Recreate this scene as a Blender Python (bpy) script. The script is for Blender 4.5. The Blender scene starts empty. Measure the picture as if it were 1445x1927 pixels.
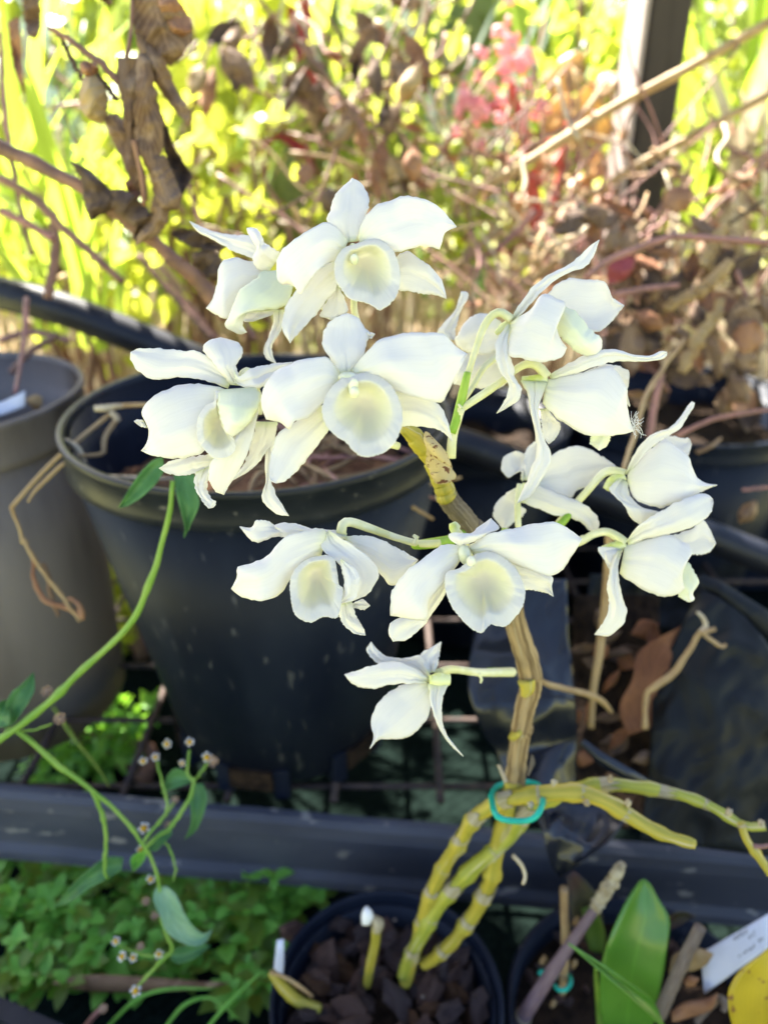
import bpy, math, random
import numpy as np
from mathutils import Vector, Matrix, noise, Quaternion
R = math.radians
random.seed(7)
scene = bpy.context.scene
col = scene.collection
# ------------------------------------------------------------------ camera
F, CX, CY, TH = 1455.0, 722.5, 963.5, R(28)
CAMZ = 0.62
cam = bpy.data.cameras.new('camera'); camo = bpy.data.objects.new('camera', cam); col.objects.link(camo)
camo.location = (0, 0, CAMZ); camo.rotation_euler = (R(90) - TH, 0, 0)
cam.sensor_fit = 'HORIZONTAL'; cam.sensor_width = 36; cam.lens = 36 * F / 1445
cam.clip_start = 0.01; cam.clip_end = 200
cam.dof.use_dof = True; cam.dof.focus_distance = 0.285; cam.dof.aperture_fstop = 8.5
scene.camera = camo
# ------------------------------------------------------------------ world, sun, exposure
SUN_EL, SUN_AZ = R(50), R(-32)            # azimuth from +Y towards -X
to_sun = Vector((math.cos(SUN_EL) * math.sin(SUN_AZ), math.cos(SUN_EL) * math.cos(SUN_AZ), math.sin(SUN_EL)))
w = bpy.data.worlds.new('World'); scene.world = w; w.use_nodes = True
nt = w.node_tree; bg = nt.nodes['Background']
sky = nt.nodes.new('ShaderNodeTexSky'); sky.sky_type = 'NISHITA'; sky.sun_disc = False
sky.sun_elevation = SUN_EL; sky.sun_rotation = SUN_AZ
nt.links.new(sky.outputs[0], bg.inputs[0]); bg.inputs[1].default_value = 0.06; sky.air_density = 0.8; sky.dust_density = 2.5; sky.ozone_density = 0.6
sun = bpy.data.lights.new('sun', 'SUN'); sun.energy = 5.0; sun.angle = R(0.53); sun.color = (1, 0.95, 0.86)
suno = bpy.data.objects.new('sun', sun); col.objects.link(suno)
suno.rotation_euler = to_sun.to_track_quat('Z', 'Y').to_euler(); suno.location = (-1.5, 3, 4)
scene.view_settings.view_transform = 'Standard'; scene.view_settings.look = 'None'
scene.view_settings.gamma = 1; scene.view_settings.exposure = 3.25
scene.cycles.max_bounces = 8; scene.cycles.transparent_max_bounces = 4

# ------------------------------------------------------------------ helpers
def ray(px, py):
    a, b = (px - CX) / F, -(py - CY) / F
    return Vector((a, math.cos(TH) + b * math.sin(TH), -math.sin(TH) + b * math.cos(TH)))
C0 = Vector((0, 0, CAMZ))
def P(px, py, d): return C0 + ray(px, py) * d                    # photograph pixel at axial distance d
def PZ(px, py, z): r = ray(px, py); return C0 + r * ((z - CAMZ) / r.z)
def PY(px, py, y): r = ray(px, py); return C0 + r * (y / r.y)
def dep(p): return (p - C0).dot(Vector((0, math.cos(TH), -math.sin(TH))))
def wloc(o):
    v = Vector((0, 0, 0))
    while o is not None: v += o.location; o = o.parent
    return v
def tag(o, label=None, cat=None, group=None, kind=None):
    if label: o['label'] = label
    if cat: o['category'] = cat
    if group: o['group'] = group
    if kind: o['kind'] = kind
    return o
def thing(name, label, cat, loc=(0, 0, 0), group=None):
    o = bpy.data.objects.new(name, None); col.objects.link(o); o.location = loc; o.empty_display_size = .02
    return tag(o, label, cat, group)
def mobj(name, verts, faces, mat, parent=None, loc=None, uv=None, smooth=True, solid=0, subs=0):
    """verts in world space; the object's origin goes to loc (or the parent's origin)"""
    base = Vector(loc) if loc is not None else (wloc(parent) if parent else Vector((0, 0, 0)))
    me = bpy.data.meshes.new(name)
    me.from_pydata([tuple(Vector(v) - base) for v in verts], [], faces)
    if uv is not None:
        l = me.uv_layers.new(name='UVMap')
        idx = np.zeros(len(me.loops), dtype=np.int32); me.loops.foreach_get('vertex_index', idx)
        l.data.foreach_set('uv', np.asarray(uv, dtype=np.float32)[idx].ravel())
    if smooth: me.polygons.foreach_set('use_smooth', [True] * len(me.polygons))
    me.materials.append(mat); me.update()
    o = bpy.data.objects.new(name, me); col.objects.link(o)
    if parent: o.parent = parent; o.location = base - wloc(parent)
    else: o.location = base
    if solid: m = o.modifiers.new('Solidify', 'SOLIDIFY'); m.thickness = solid; m.offset = 0
    if subs: m = o.modifiers.new('Subd', 'SUBSURF'); m.levels = m.render_levels = subs
    return o
def inst(src, parent, loc, rot=None, scale=1, name=None):
    o = bpy.data.objects.new(name or src.name, src if isinstance(src, bpy.types.Mesh) else src.data); col.objects.link(o)
    if parent: o.parent = parent; o.location = Vector(loc) - wloc(parent)
    else: o.location = loc
    if rot is not None:
        o.rotation_mode = 'QUATERNION'; o.rotation_quaternion = rot if isinstance(rot, Quaternion) else Vector((0, 0, 1)).rotation_difference(Vector(rot))
    o.scale = (scale,) * 3 if not hasattr(scale, '__len__') else scale
    return o
def crs(pts, n):
    """Catmull-Rom through pts, n samples evenly spaced in arc length"""
    p = np.array([tuple(q) for q in pts], float)
    if len(p) == 2: t = np.linspace(0, 1, n)[:, None]; return p[0] * (1 - t) + p[1] * t
    e = np.vstack([2 * p[0] - p[1], p, 2 * p[-1] - p[-2]]); out = []
    for i in range(1, len(e) - 2):
        t = np.linspace(0, 1, 12, endpoint=False)[:, None]
        a, b, c, d = e[i - 1], e[i], e[i + 1], e[i + 2]
        out.append(.5 * (2 * b + (c - a) * t + (2 * a - 5 * b + 4 * c - d) * t ** 2 + (3 * b - a - 3 * c + d) * t ** 3))
    out = np.vstack(out + [p[-1:]])
    s = np.r_[0, np.cumsum(np.linalg.norm(np.diff(out[:, :2 if out.shape[1] == 2 else 3], axis=0), axis=1))]
    q = np.linspace(0, s[-1], n)
    return np.stack([np.interp(q, s, out[:, k]) for k in range(out.shape[1])], 1)
def pp(s, o=(0, 0, 1)):
    return [(o[0] + float(a.split(',')[0]) / o[2], o[1] + float(a.split(',')[1]) / o[2]) for a in s.split()]
def loft(name, parent, left, right, d, prof, mat, cup=0, o=(0, 0, 1), n=20, m=9, rip=0, crum=0, solid=.0005, loc=None, seed=0, cs=90, twist=0, jit=0, rib=0, wav=0, crease=0):
    """a thin curved blade: left and right outline from base to tip, distance d (m), profile and cup in mm"""
    L, Q = crs(pp(left, o), n), crs(pp(right, o), n)
    pr = np.interp(np.linspace(0, 1, n), np.linspace(0, 1, len(prof)), prof) if hasattr(prof, '__len__') else np.full(n, prof)
    if jit:
        mid = (L + Q) / 2
        for A, sd in ((L, 1.3), (Q, 7.7)):
            for i in range(1, n - 1):
                dv = A[i] - mid[i]; ln = np.linalg.norm(dv) + 1e-6
                A[i] = A[i] + dv / ln * min(jit, ln * .2) * (noise.noise(Vector((i * .55, sd, seed))) + .7 * noise.noise(Vector((i * 1.4, sd, seed + 4))))
    k = np.array([.25, .5, .25])
    for _ in range(2): pr = np.convolve(np.r_[pr[0], pr, pr[-1]], k, 'valid')
    V, UV = [], []
    for i in range(n):
        t = i / (n - 1)
        for j in range(m):
            s = j / (m - 1); e = 2 * s - 1
            x, y = L[i] * (1 - s) + Q[i] * s
            dd = pr[i] + cup * (1 - e * e) * math.sin(math.pi * min(1, t * .92 + .06)) ** .7 + twist * e * t
            if rib: dd += rib * math.exp(-(e / .07) ** 2) * (1 - t) + rib * .5 * math.exp(-((abs(e) - .42) / .1) ** 2) * (1 - t)
            if wav: dd += wav * noise.noise(Vector((e * 1.3, t * 2.6, seed * 2.3))) * 2
            if rip: dd += rip * e * e * math.sin(t * 13 + seed + (2.2 if e > 0 else 0))
            if crease: dd += crease * (abs(noise.noise(Vector((x / cs * 1.0, y / cs * .8, seed + 11)))) * 3 + abs(noise.noise(Vector((x / cs * 2.3 + y / cs, y / cs * 1.7, seed + 15)))) * 1.2 - .9)
            if crum: dd += crum * 2 * noise.noise(Vector((x / cs, y / cs, seed * 3.1))) + crum * noise.noise(Vector((x / cs * 2.7, y / cs * 2.7, seed * 1.7 + 9)))
            V.append(P(x, y, d + dd * .001)); UV.append((s, t))
    Fc = [(i * m + j, i * m + j + 1, (i + 1) * m + j + 1, (i + 1) * m + j) for i in range(n - 1) for j in range(m - 1)]
    return mobj(name, V, Fc, mat, parent, loc, UV, solid=solid)
def sweep(path, rad, k=10, cap=True):
    """tube along world points with radii; returns verts, faces, uv"""
    path = [Vector(p) for p in path]; n = len(path); V, UV, Fc = [], [], []
    T = [(path[min(i + 1, n - 1)] - path[max(i - 1, 0)]).normalized() for i in range(n)]
    N = T[0].orthogonal().normalized(); ln = 0
    for i in range(n):
        if i: ln += (path[i] - path[i - 1]).length; N = (T[i - 1].rotation_difference(T[i]) @ N).normalized()
        B = T[i].cross(N)
        for j in range(k):
            a = 2 * math.pi * j / k
            V.append(path[i] + (N * math.cos(a) + B * math.sin(a)) * rad[i]); UV.append((j / k, ln * 20))
    for i in range(n - 1):
        for j in range(k): Fc.append((i * k + j, i * k + (j + 1) % k, (i + 1) * k + (j + 1) % k, (i + 1) * k + j))
    if cap: Fc.append(tuple(range(k - 1, -1, -1))); Fc.append(tuple((n - 1) * k + j for j in range(k)))
    return V, Fc, UV
def tube(name, parent, pts, ds, rs, mat, o=(0, 0, 1), n=24, k=10, loc=None, nodes=(), nb=.25, wob=0, seed=0, nw=.02):
    """pixel path (string or list) with distances ds (m) and pixel radii rs"""
    q = pp(pts, o) if isinstance(pts, str) else pts
    m = len(q); ti = np.linspace(0, 1, m)
    f3 = lambda a: np.interp(ti, np.linspace(0, 1, len(a)), a) if hasattr(a, '__len__') else np.full(m, a)
    D, RR = f3(ds), f3(rs) / o[2]
    w3 = crs([tuple(P(x, y, dd)) for (x, y), dd in zip(q, D)], n)
    rr = np.interp(np.linspace(0, 1, n), ti, RR * D / F)
    t = np.linspace(0, 1, n)
    for nd in nodes: rr = rr * (1 + nb * np.exp(-((t - nd) / nw) ** 2))
    if wob:
        rr = rr * np.array([1 + wob * noise.noise(Vector((a * 14, seed, 0))) for a in t])
        w3 = w3 + np.array([[wob * .004 * noise.noise(Vector((a * 9, seed + 7 * c, 3))) for c in range(3)] for a in t])
    V, Fc, UV = sweep(w3, rr, k)
    ob = mobj(name, V, Fc, mat, parent, loc, UV); ob['_p'] = 0; del ob['_p']
    return ob
def wtube(name, parent, pts, rad, mat, n=16, k=8, loc=None):
    w3 = crs([tuple(p) for p in pts], n); rr = np.interp(np.linspace(0, 1, n), np.linspace(0, 1, len(rad)), rad) if hasattr(rad, '__len__') else [rad] * n
    V, Fc, UV = sweep(w3, rr, k); return mobj(name, V, Fc, mat, parent, loc, UV)
def lathe(name, parent, prof, c, mat, k=72, loc=None, smooth=True):
    V, Fc, UV = [], [], []
    for i, (r, z) in enumerate(prof):
        for j in range(k):
            a = 2 * math.pi * j / k; V.append((c[0] + r * math.cos(a), c[1] + r * math.sin(a), z)); UV.append((j / k, i / len(prof)))
    for i in range(len(prof) - 1):
        for j in range(k): Fc.append((i * k + j, i * k + (j + 1) % k, (i + 1) * k + (j + 1) % k, (i + 1) * k + j))
    return mobj(name, V, Fc, mat, parent, loc, UV, smooth=smooth)
def ball(c, r, axis=None, nu=12, nv=8, lump=0, seed=0):
    V, Fc = [], []; q = Vector((0, 0, 1)).rotation_difference(Vector(axis)) if axis is not None else Quaternion()
    r = Vector(r) if hasattr(r, '__len__') else Vector((r, r, r))
    for i in range(nv + 1):
        for j in range(nu):
            a, b = math.pi * i / nv, 2 * math.pi * j / nu
            u = Vector((math.sin(a) * math.cos(b), math.sin(a) * math.sin(b), math.cos(a)))
            s = 1 + lump * noise.noise(u * 1.6 + Vector((seed, seed, 0)))
            V.append(Vector(c) + q @ Vector((u.x * r.x, u.y * r.y, u.z * r.z)) * s)
    for i in range(nv):
        for j in range(nu): Fc.append((i * nu + j, i * nu + (j + 1) % nu, (i + 1) * nu + (j + 1) % nu, (i + 1) * nu + j))
    return V, Fc
def merge(*parts):
    V, Fc = [], []
    for v, f in parts:
        b = len(V); V += list(v); Fc += [tuple(i + b for i in q) for q in f]
    return V, Fc
def box(c, s, rz=0):
    V = []; ca, sa = math.cos(rz), math.sin(rz)
    for x in (-.5, .5):
        for y in (-.5, .5):
            for z in (-.5, .5): X, Y = x * s[0], y * s[1]; V.append((c[0] + X * ca - Y * sa, c[1] + X * sa + Y * ca, c[2] + z * s[2]))
    return V, [(0, 1, 3, 2), (4, 6, 7, 5), (0, 4, 5, 1), (2, 3, 7, 6), (0, 2, 6, 4), (1, 5, 7, 3)]

# ------------------------------------------------------------------ materials
def mat(name, c1, c2=None, scale=40, rough=.6, spec=.4, trans=0, tc=None, bump=0, bscale=None, stretch=(1, 1, 1), coord='Object', contrast=(.35, .65), c3=None, s3=200, t3=(.6, .7), detail=4, vein=0, vn=7, par=False):
    m = bpy.data.materials.new(name); m.use_nodes = True; t = m.node_tree; N = t.nodes; K = t.links
    b = N['Principled BSDF']; b.inputs['Roughness'].default_value = rough; b.inputs['Specular IOR Level'].default_value = spec
    tcn = N.new('ShaderNodeTexCoord'); mp = N.new('ShaderNodeMapping'); mp.inputs['Scale'].default_value = stretch; K.new(tcn.outputs[coord], mp.inputs[0])
    src = None
    def noi(sc, off=0, det=detail):
        n = N.new('ShaderNodeTexNoise'); n.inputs['Scale'].default_value = sc; n.inputs['Detail'].default_value = det; K.new(mp.outputs[0], n.inputs['Vector']); return n
    def mix(f, a, bb):
        x = N.new('ShaderNodeMix'); x.data_type = 'RGBA'; K.new(f, x.inputs['Factor'])
        for v, i in ((a, 6), (bb, 7)):
            if isinstance(v, tuple): x.inputs[i].default_value = (*v, 1)
            else: K.new(v, x.inputs[i])
        return x.outputs[2]
    def ramp(f, lo, hi):
        r = N.new('ShaderNodeMapRange'); r.interpolation_type = 'SMOOTHSTEP'; K.new(f, r.inputs[0]); r.inputs[1].default_value = lo; r.inputs[2].default_value = hi; return r.outputs[0]
    if c2: src = mix(ramp(noi(scale).outputs[0], *contrast), c1, c2)
    if c3: src = mix(ramp(noi(s3).outputs[0], *t3), src or c1, c3)
    if vein:
        uvn = N.new('ShaderNodeSeparateXYZ'); K.new(tcn.outputs['UV'], uvn.inputs[0])
        def mth(op, a, bb=None, **kw):
            x = N.new('ShaderNodeMath'); x.operation = op
            for v, i in ((a, 0), (bb, 1)):
                if v is None: continue
                if isinstance(v, (int, float)): x.inputs[i].default_value = v
                else: K.new(v, x.inputs[i])
            return x.outputs[0]
        au = mth('ABSOLUTE', mth('SUBTRACT', uvn.outputs[0], .5))
        ph = mth('MULTIPLY', au, vn * 3.2) if par else mth('MULTIPLY', mth('SUBTRACT', uvn.outputs[1], mth('MULTIPLY', au, .7)), vn)
        tri = mth('ABSOLUTE', mth('SUBTRACT', mth('FRACT', ph), .5))
        line = mth('MAXIMUM', ramp(tri, .12, .02), ramp(au, .035, .012))
        fac = mth('MULTIPLY', line, abs(vein))
        src = mix(fac, src or c1, tuple(min(.9, a * (2.1 if vein > 0 else .45)) for a in c1))
    if src: K.new(src, b.inputs['Base Color'])
    else: b.inputs['Base Color'].default_value = (*c1, 1)
    if bump:
        bn = N.new('ShaderNodeBump'); bn.inputs['Strength'].default_value = bump; bn.inputs['Distance'].default_value = .002
        K.new(noi(bscale or scale * 2).outputs[0], bn.inputs['Height']); K.new(bn.outputs[0], b.inputs['Normal'])
    if trans:
        tr = N.new('ShaderNodeBsdfTranslucent'); mx = N.new('ShaderNodeMixShader'); mx.inputs[0].default_value = trans
        if tc: tr.inputs[0].default_value = (*tc, 1)
        elif src: K.new(src, tr.inputs[0])
        else: tr.inputs[0].default_value = (*c1, 1)
        K.new(b.outputs[0], mx.inputs[1]); K.new(tr.outputs[0], mx.inputs[2]); K.new(mx.outputs[0], N['Material Output'].inputs[0])
    m['_'] = 0; del m['_']
    return m
def petal_mat(name, base, mid, edge, stops, veins=34, trans=.42, rough=.5, bump=.08, fade=None):
    """white petal: colour ramp along v, fine veins along the blade"""
    m = mat(name, edge, rough=rough, spec=.25, trans=trans); t = m.node_tree; N = t.nodes; K = t.links; b = N['Principled BSDF']
    uv = N.new('ShaderNodeTexCoord'); sp = N.new('ShaderNodeSeparateXYZ'); K.new(uv.outputs['UV'], sp.inputs[0])
    r = N.new('ShaderNodeValToRGB'); e = r.color_ramp.elements
    e[0].position, e[0].color = stops[0], (*base, 1); e[1].position, e[1].color = stops[2], (*edge, 1)
    x = e.new(stops[1]); x.color = (*mid, 1); K.new(sp.outputs[1], r.inputs[0])
    mp = N.new('ShaderNodeMapping'); mp.inputs['Scale'].default_value = (veins, 2.2, 1); K.new(uv.outputs['UV'], mp.inputs[0])
    n = N.new('ShaderNodeTexNoise'); n.inputs['Scale'].default_value = 1; n.inputs['Detail'].default_value = 5; K.new(mp.outputs[0], n.inputs['Vector'])
    n2 = N.new('ShaderNodeTexNoise'); n2.inputs['Scale'].default_value = 900; K.new(uv.outputs['Object'], n2.inputs['Vector'])
    mr = N.new('ShaderNodeMapRange'); K.new(n.outputs[0], mr.inputs[0]); mr.inputs[1].default_value = .3; mr.inputs[2].default_value = .75; mr.inputs[3].default_value = .965; mr.inputs[4].default_value = 1.02
    mu = N.new('ShaderNodeMix'); mu.data_type = 'RGBA'; mu.blend_type = 'MULTIPLY'; mu.inputs[0].default_value = 1
    if fade:
        fm = N.new('ShaderNodeMapRange'); K.new(sp.outputs[1], fm.inputs[0]); fm.inputs[1].default_value, fm.inputs[2].default_value = fade; K.new(fm.outputs[0], mu.inputs[0])
    K.new(r.outputs[0], mu.inputs[6]); K.new(mr.outputs[0], mu.inputs[7])
    K.new(mu.outputs[2], b.inputs['Base Color'])
    for nd in N:
        if nd.type == 'BSDF_TRANSLUCENT': K.new(mu.outputs[2], nd.inputs[0])
    ad = N.new('ShaderNodeMath'); ad.operation = 'ADD'; K.new(n.outputs[0], ad.inputs[0])
    m2 = N.new('ShaderNodeMath'); m2.operation = 'MULTIPLY'; m2.inputs[1].default_value = .4; K.new(n2.outputs[0], m2.inputs[0]); K.new(m2.outputs[0], ad.inputs[1])
    bn = N.new('ShaderNodeBump'); bn.inputs['Strength'].default_value = bump; bn.inputs['Distance'].default_value = .0012; K.new(ad.outputs[0], bn.inputs['Height']); K.new(bn.outputs[0], b.inputs['Normal'])
    if fade:
        f2 = N.new('ShaderNodeMath'); f2.operation = 'MULTIPLY'; f2.inputs[1].default_value = bump; K.new(fm.outputs[0], f2.inputs[0]); K.new(f2.outputs[0], bn.inputs['Strength'])
    return m
WHITE = (.87, .845, .815)
M = dict(
    petal=petal_mat('petal_white', (.80, .80, .60), (.85, .83, .77), WHITE, (0, .12, .3)),
    sepal=petal_mat('sepal_white', (.78, .80, .52), (.84, .82, .75), (.86, .835, .80), (0, .1, .28)),
    lip=petal_mat('lip_greenish_white', (.88, .83, .68), (.89, .875, .70), (.92, .895, .83), (.12, .5, .84), veins=70, trans=.55, bump=.22, fade=(.35, .75)),
    lipside=petal_mat('lip_pale_green', (.80, .82, .58), (.81, .83, .64), (.87, .86, .81), (0, .45, .9), veins=40, trans=.3, bump=.25),
    column=mat('column_cream', (.70, .70, .46), (.78, .77, .60), 300, .45, .3, .15),
    spur=mat('spur_yellow_green', (.62, .66, .10), (.76, .78, .45), 120, .5, .3, .15),
    pedicel=mat('pedicel_pale_green', (.68, .67, .34), (.78, .77, .54), 90, .45, .35, .15),
    pedgreen=mat('stalk_green', (.22, .40, .03), (.34, .50, .06), 120, .4, .4, .1),
    cane=mat('cane_yellow', (.42, .33, .04), (.29, .26, .03), 2.2, .45, .4, 0, bump=.35, bscale=5, stretch=(4, .35, 1), coord='UV', c3=(.44, .38, .24), s3=2.6, t3=(.60, .68)),
    canegreen=mat('cane_green', (.36, .35, .04), (.23, .26, .03), 2.2, .45, .4, 0, bump=.35, bscale=5, stretch=(4, .35, 1), coord='UV', c3=(.44, .39, .26), s3=2.6, t3=(.57, .66)),
    sheath=mat('papery_sheath', (.38, .27, .14), (.13, .08, .035), 5, .7, .25, 0, bump=.6, bscale=16, stretch=(3.5, .25, 1), coord='UV', c3=(.46, .39, .25), s3=6, t3=(.55, .7)),
    sheathdark=mat('grey_sheath', (.22, .18, .13), (.10, .075, .05), 7, .75, .2, 0, bump=.7, bscale=16, stretch=(4, .25, 1), coord='UV', c3=(.32, .27, .2), s3=7, t3=(.55, .7)),
    speck=mat('spotted_sheath', (.50, .40, .20), (.38, .28, .12), 30, .65, .25, 0, bump=.4, c3=(.13, .05, .02), s3=420, t3=(.56, .62)),
    paper=mat('cane_paper', (.48, .42, .31), (.33, .28, .15), 6, .8, .2, 0, bump=.8, bscale=14, stretch=(5, .3, 1), coord='UV', c3=(.36, .30, .10), s3=5, t3=(.55, .68)),
    node=mat('node_ring_pale', (.42, .36, .24), (.27, .21, .12), 200, .75, .2, 0, bump=.5),
    tie=mat('tie_teal', (.0, .33, .22), (.0, .40, .28), 80, .4, .5),
    pot=mat('pot_black_plastic', (.0040, .0064, .0150), (.0105, .0145, .0260), 16, .5, .15, 0, bump=.1, bscale=60, stretch=(1, 1, .22), c3=(.05, .052, .058), s3=150, t3=(.64, .70)),
    potrim=mat('pot_rim_plastic', (.008, .0105, .017), (.015, .018, .026), 40, .42, .22, 0, bump=.06, c3=(.13, .125, .12), s3=160, t3=(.66, .78)),
    potgrey=mat('pot_grey_weathered', (.095, .078, .069), (.20, .17, .152), 16, .6, .35, 0, bump=.15, stretch=(1, 1, .25), c3=(.15, .135, .12), s3=60, t3=(.62, .8)),
    rail=mat('rail_black', (.040, .044, .062), (.066, .070, .090), 16, .55, .28, 0, bump=.2, stretch=(.6, 1, 1.4), c3=(.20, .19, .18), s3=75, t3=(.63, .68)),
    pipe=mat('pipe_black', (.008, .009, .014), (.013, .014, .020), 30, .42, .3, 0, c3=(.06, .06, .06), s3=90, t3=(.66, .8)),
    bag=mat('bag_film', (.005, .007, .012), (.009, .011, .018), 25, .27, .5, 0, bump=.1, bscale=22),
    bagin=mat('bag_dull', (.007, .008, .010), (.011, .013, .014), 25, .5, .16, 0, bump=.12, bscale=30),
    wire=mat('wire_rust', (.035, .025, .022), (.07, .045, .034), 120, .7, .3, 0, bump=.3),
    soil=mat('soil_dark', (.012, .008, .006), (.03, .019, .012), 120, .95, .1, 0, bump=1, bscale=300),
    soilred=mat('soil_reddish', (.10, .05, .03), (.20, .11, .06), 90, .9, .1, 0, bump=1, bscale=200),
    bark=mat('bark_brown', (.085, .045, .035), (.16, .088, .064), 60, .7, .3, 0, bump=.9, bscale=180),
    bark2=mat('bark_dark', (.05, .032, .032), (.10, .062, .056), 60, .65, .35, 0, bump=.9, bscale=180),
    bark3=mat('bark_orange', (.15, .07, .03), (.08, .04, .022), 80, .75, .25, 0, bump=.9, bscale=180),
    dead=mat('dead_leaf', (.27, .175, .105), (.15, .085, .048), 34, .75, .2, .28, bump=.45, bscale=260, c3=(.36, .25, .16), s3=60, t3=(.55, .7), vein=.35, vn=8),
    dead2=mat('dead_leaf_rust', (.26, .12, .065), (.40, .22, .12), 30, .75, .2, .25, bump=.5, bscale=110, vein=.3, vn=8),
    dead3=mat('dead_leaf_dark', (.07, .045, .031), (.14, .09, .058), 40, .8, .2, .1, bump=.6, bscale=130, vein=.25, vn=8),
    rust=mat('rust_leaf', (.15, .058, .026), (.25, .11, .05), 30, .7, .25, .15, bump=.4, bscale=110, vein=.25, vn=7),
    tan=mat('dead_leaf_tan', (.42, .30, .15), (.30, .19, .09), 40, .7, .2, .2, bump=.5, bscale=110),
    twig=mat('bramble_stem', (.24, .125, .085), (.14, .075, .052), 60, .6, .3, 0, bump=.5),
    twigred=mat('twig_red', (.34, .16, .13), (.22, .11, .09), 60, .55, .35, 0, bump=.3),
    straw=mat('straw', (.42, .29, .14), (.30, .19, .09), 50, .6, .3, .1, bump=.3),
    paleleaf=mat('pale_dry', (.58, .50, .36), (.44, .35, .23), 50, .7, .2, .15, bump=.4),
    weed=mat('weed_leaf', (.055, .16, .055), (.10, .24, .07), 60, .5, .4, .25, (.16, .38, .04), bump=.25, bscale=200, vein=.35, vn=5),
    weedpale=mat('weed_leaf_underside', (.20, .36, .20), (.28, .44, .26), 70, .6, .3, .2, (.2, .4, .1), bump=.45, bscale=180, vein=-.4, vn=5),
    weedstem=mat('weed_stem', (.15, .30, .035), (.22, .36, .06), 50, .5, .35, .1),
    herb=mat('herb_leaf', (.14, .38, .05), (.22, .48, .08), 60, .5, .4, .3, (.28, .55, .04), bump=.2),
    yellow=mat('disc_yellow', (.60, .36, .02), (.46, .24, .01), 600, .7, .2, 0, bump=.6),
    ray=mat('ray_white', (.75, .75, .74), rough=.6),
    dry=mat('dry_head', (.38, .27, .19), (.26, .17, .11), 300, .8, .1),
    green=mat('orchid_leaf', (.085, .22, .022), (.13, .29, .035), 18, .24, .6, .18, (.2, .42, .02), bump=.1, bscale=60, c3=(.05, .05, .015), s3=90, t3=(.70, .73), vein=.22, vn=6, par=True),
    yleaf=mat('yellow_leaf', (.58, .42, .02), (.46, .33, .02), 30, .4, .45, .15, (.7, .5, .02), bump=.25, bscale=70, c3=(.22, .09, .03), s3=110, t3=(.63, .66), vein=-.2, vn=5, par=True),
    tagw=mat('tag_white', (.62, .63, .70), (.55, .56, .63), 50, .5, .35),
    ink=mat('ink_grey', (.10, .10, .13), rough=.6),
    mauve=mat('cane_mauve', (.12, .072, .085), (.19, .13, .14), 10, .5, .35, 0, bump=.3, stretch=(4, .4, 1), coord='UV'),
    greywood=mat('stick_grey', (.24, .19, .15), (.15, .11, .085), 10, .8, .2, 0, bump=.6, stretch=(4, .5, 1), coord='UV'),
    post=mat('post_dark', (.020, .014, .011), (.034, .025, .020), 20, .7, .3, 0, bump=.3, stretch=(3, 3, .4)),
    maroon=mat('leaf_maroon', (.06, .018, .02), (.05, .05, .02), 25, .45, .4),
    postpale=mat('post_sunlit_pale', (.40, .33, .30), (.30, .25, .23), 30, .7, .3),  # paler tone painting the sun on the post's left face
    lime=mat('leaf_lime', (.24, .30, .03), (.34, .40, .06), 6, .45, .4, .5, (.62, .66, .07)),
    midg=mat('leaf_mid_green', (.09, .18, .02), (.17, .25, .045), 5, .45, .4, .42, (.44, .50, .09)),
    olive=mat('leaf_olive', (.12, .15, .04), (.16, .20, .06), 8, .5, .4, .1),
    strap=mat('leaf_strap', (.20, .30, .04), (.30, .40, .07), 6, .4, .45, .42, (.48, .60, .06)),
    bluegrey=mat('leaf_bluegrey', (.20, .27, .25), (.28, .34, .30), 8, .5, .4, .2),
    pink=mat('begonia_pink', (.72, .28, .33), (.82, .52, .54), 60, .5, .3, .35, (.88, .36, .38)),
    red=mat('begonia_stem', (.45, .06, .04), (.55, .11, .06), 30, .45, .4, .2, (.6, .07, .04)),
    bleaf=mat('begonia_leaf', (.40, .32, .14), (.46, .22, .13), 25, .45, .4, .4, (.72, .50, .22)),
    redleaf=mat('leaf_crimson', (.30, .035, .045), (.40, .08, .08), 20, .5, .4, .3),
    mat_cloth=mat('weed_mat', (.004, .007, .006), (.007, .012, .010), 200, .9, 0.0, 0, bump=.6, bscale=500),
    ground=mat('garden_soil', (.26, .18, .12), (.40, .30, .20), 7, .95, .1, 0, bump=1, bscale=60, c3=(.15, .20, .04), s3=3, t3=(.5, .65)),
    lawn=mat('lawn', (.34, .36, .12), (.46, .44, .20), 9, .9, .1),
    wall=mat('wall_render', (.55, .44, .40), (.60, .50, .46), 3, .8, .2),
    trim=mat('trim_white', (.75, .75, .75), rough=.6), glass=mat('window_glass', (.06, .08, .12), rough=.1, spec=.6),
    crown=mat('crown_leaf', (.03, .04, .018), (.05, .06, .028), 5, .6, .3),
    trunk=mat('trunk_bark', (.10, .075, .055), (.16, .12, .09), 12, .9, .1, 0, bump=1, bscale=30),
    fuzz=mat('fuzz', (.75, .74, .72), rough=.7),
)
# ================================================================== SETTING
def sheet(name, x0, x1, y0, y1, z, m, nx=2, ny=2, amp=0):
    V = [(x0 + (x1 - x0) * i / nx, y0 + (y1 - y0) * j / ny, z + amp * noise.noise(Vector((i * .7, j * .7, 2)))) for j in range(ny + 1) for i in range(nx + 1)]
    Fc = [(j * (nx + 1) + i, j * (nx + 1) + i + 1, (j + 1) * (nx + 1) + i + 1, (j + 1) * (nx + 1) + i) for j in range(ny) for i in range(nx)]
    return tag(mobj(name, V, Fc, m), kind='structure')
sheet('lawn', -60, 60, -20, 90, -.03, M['lawn'])
sheet('garden_bed', -2.4, 2.4, 1.0, 3.4, -.012, M['ground'], 60, 50, .012)
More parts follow.
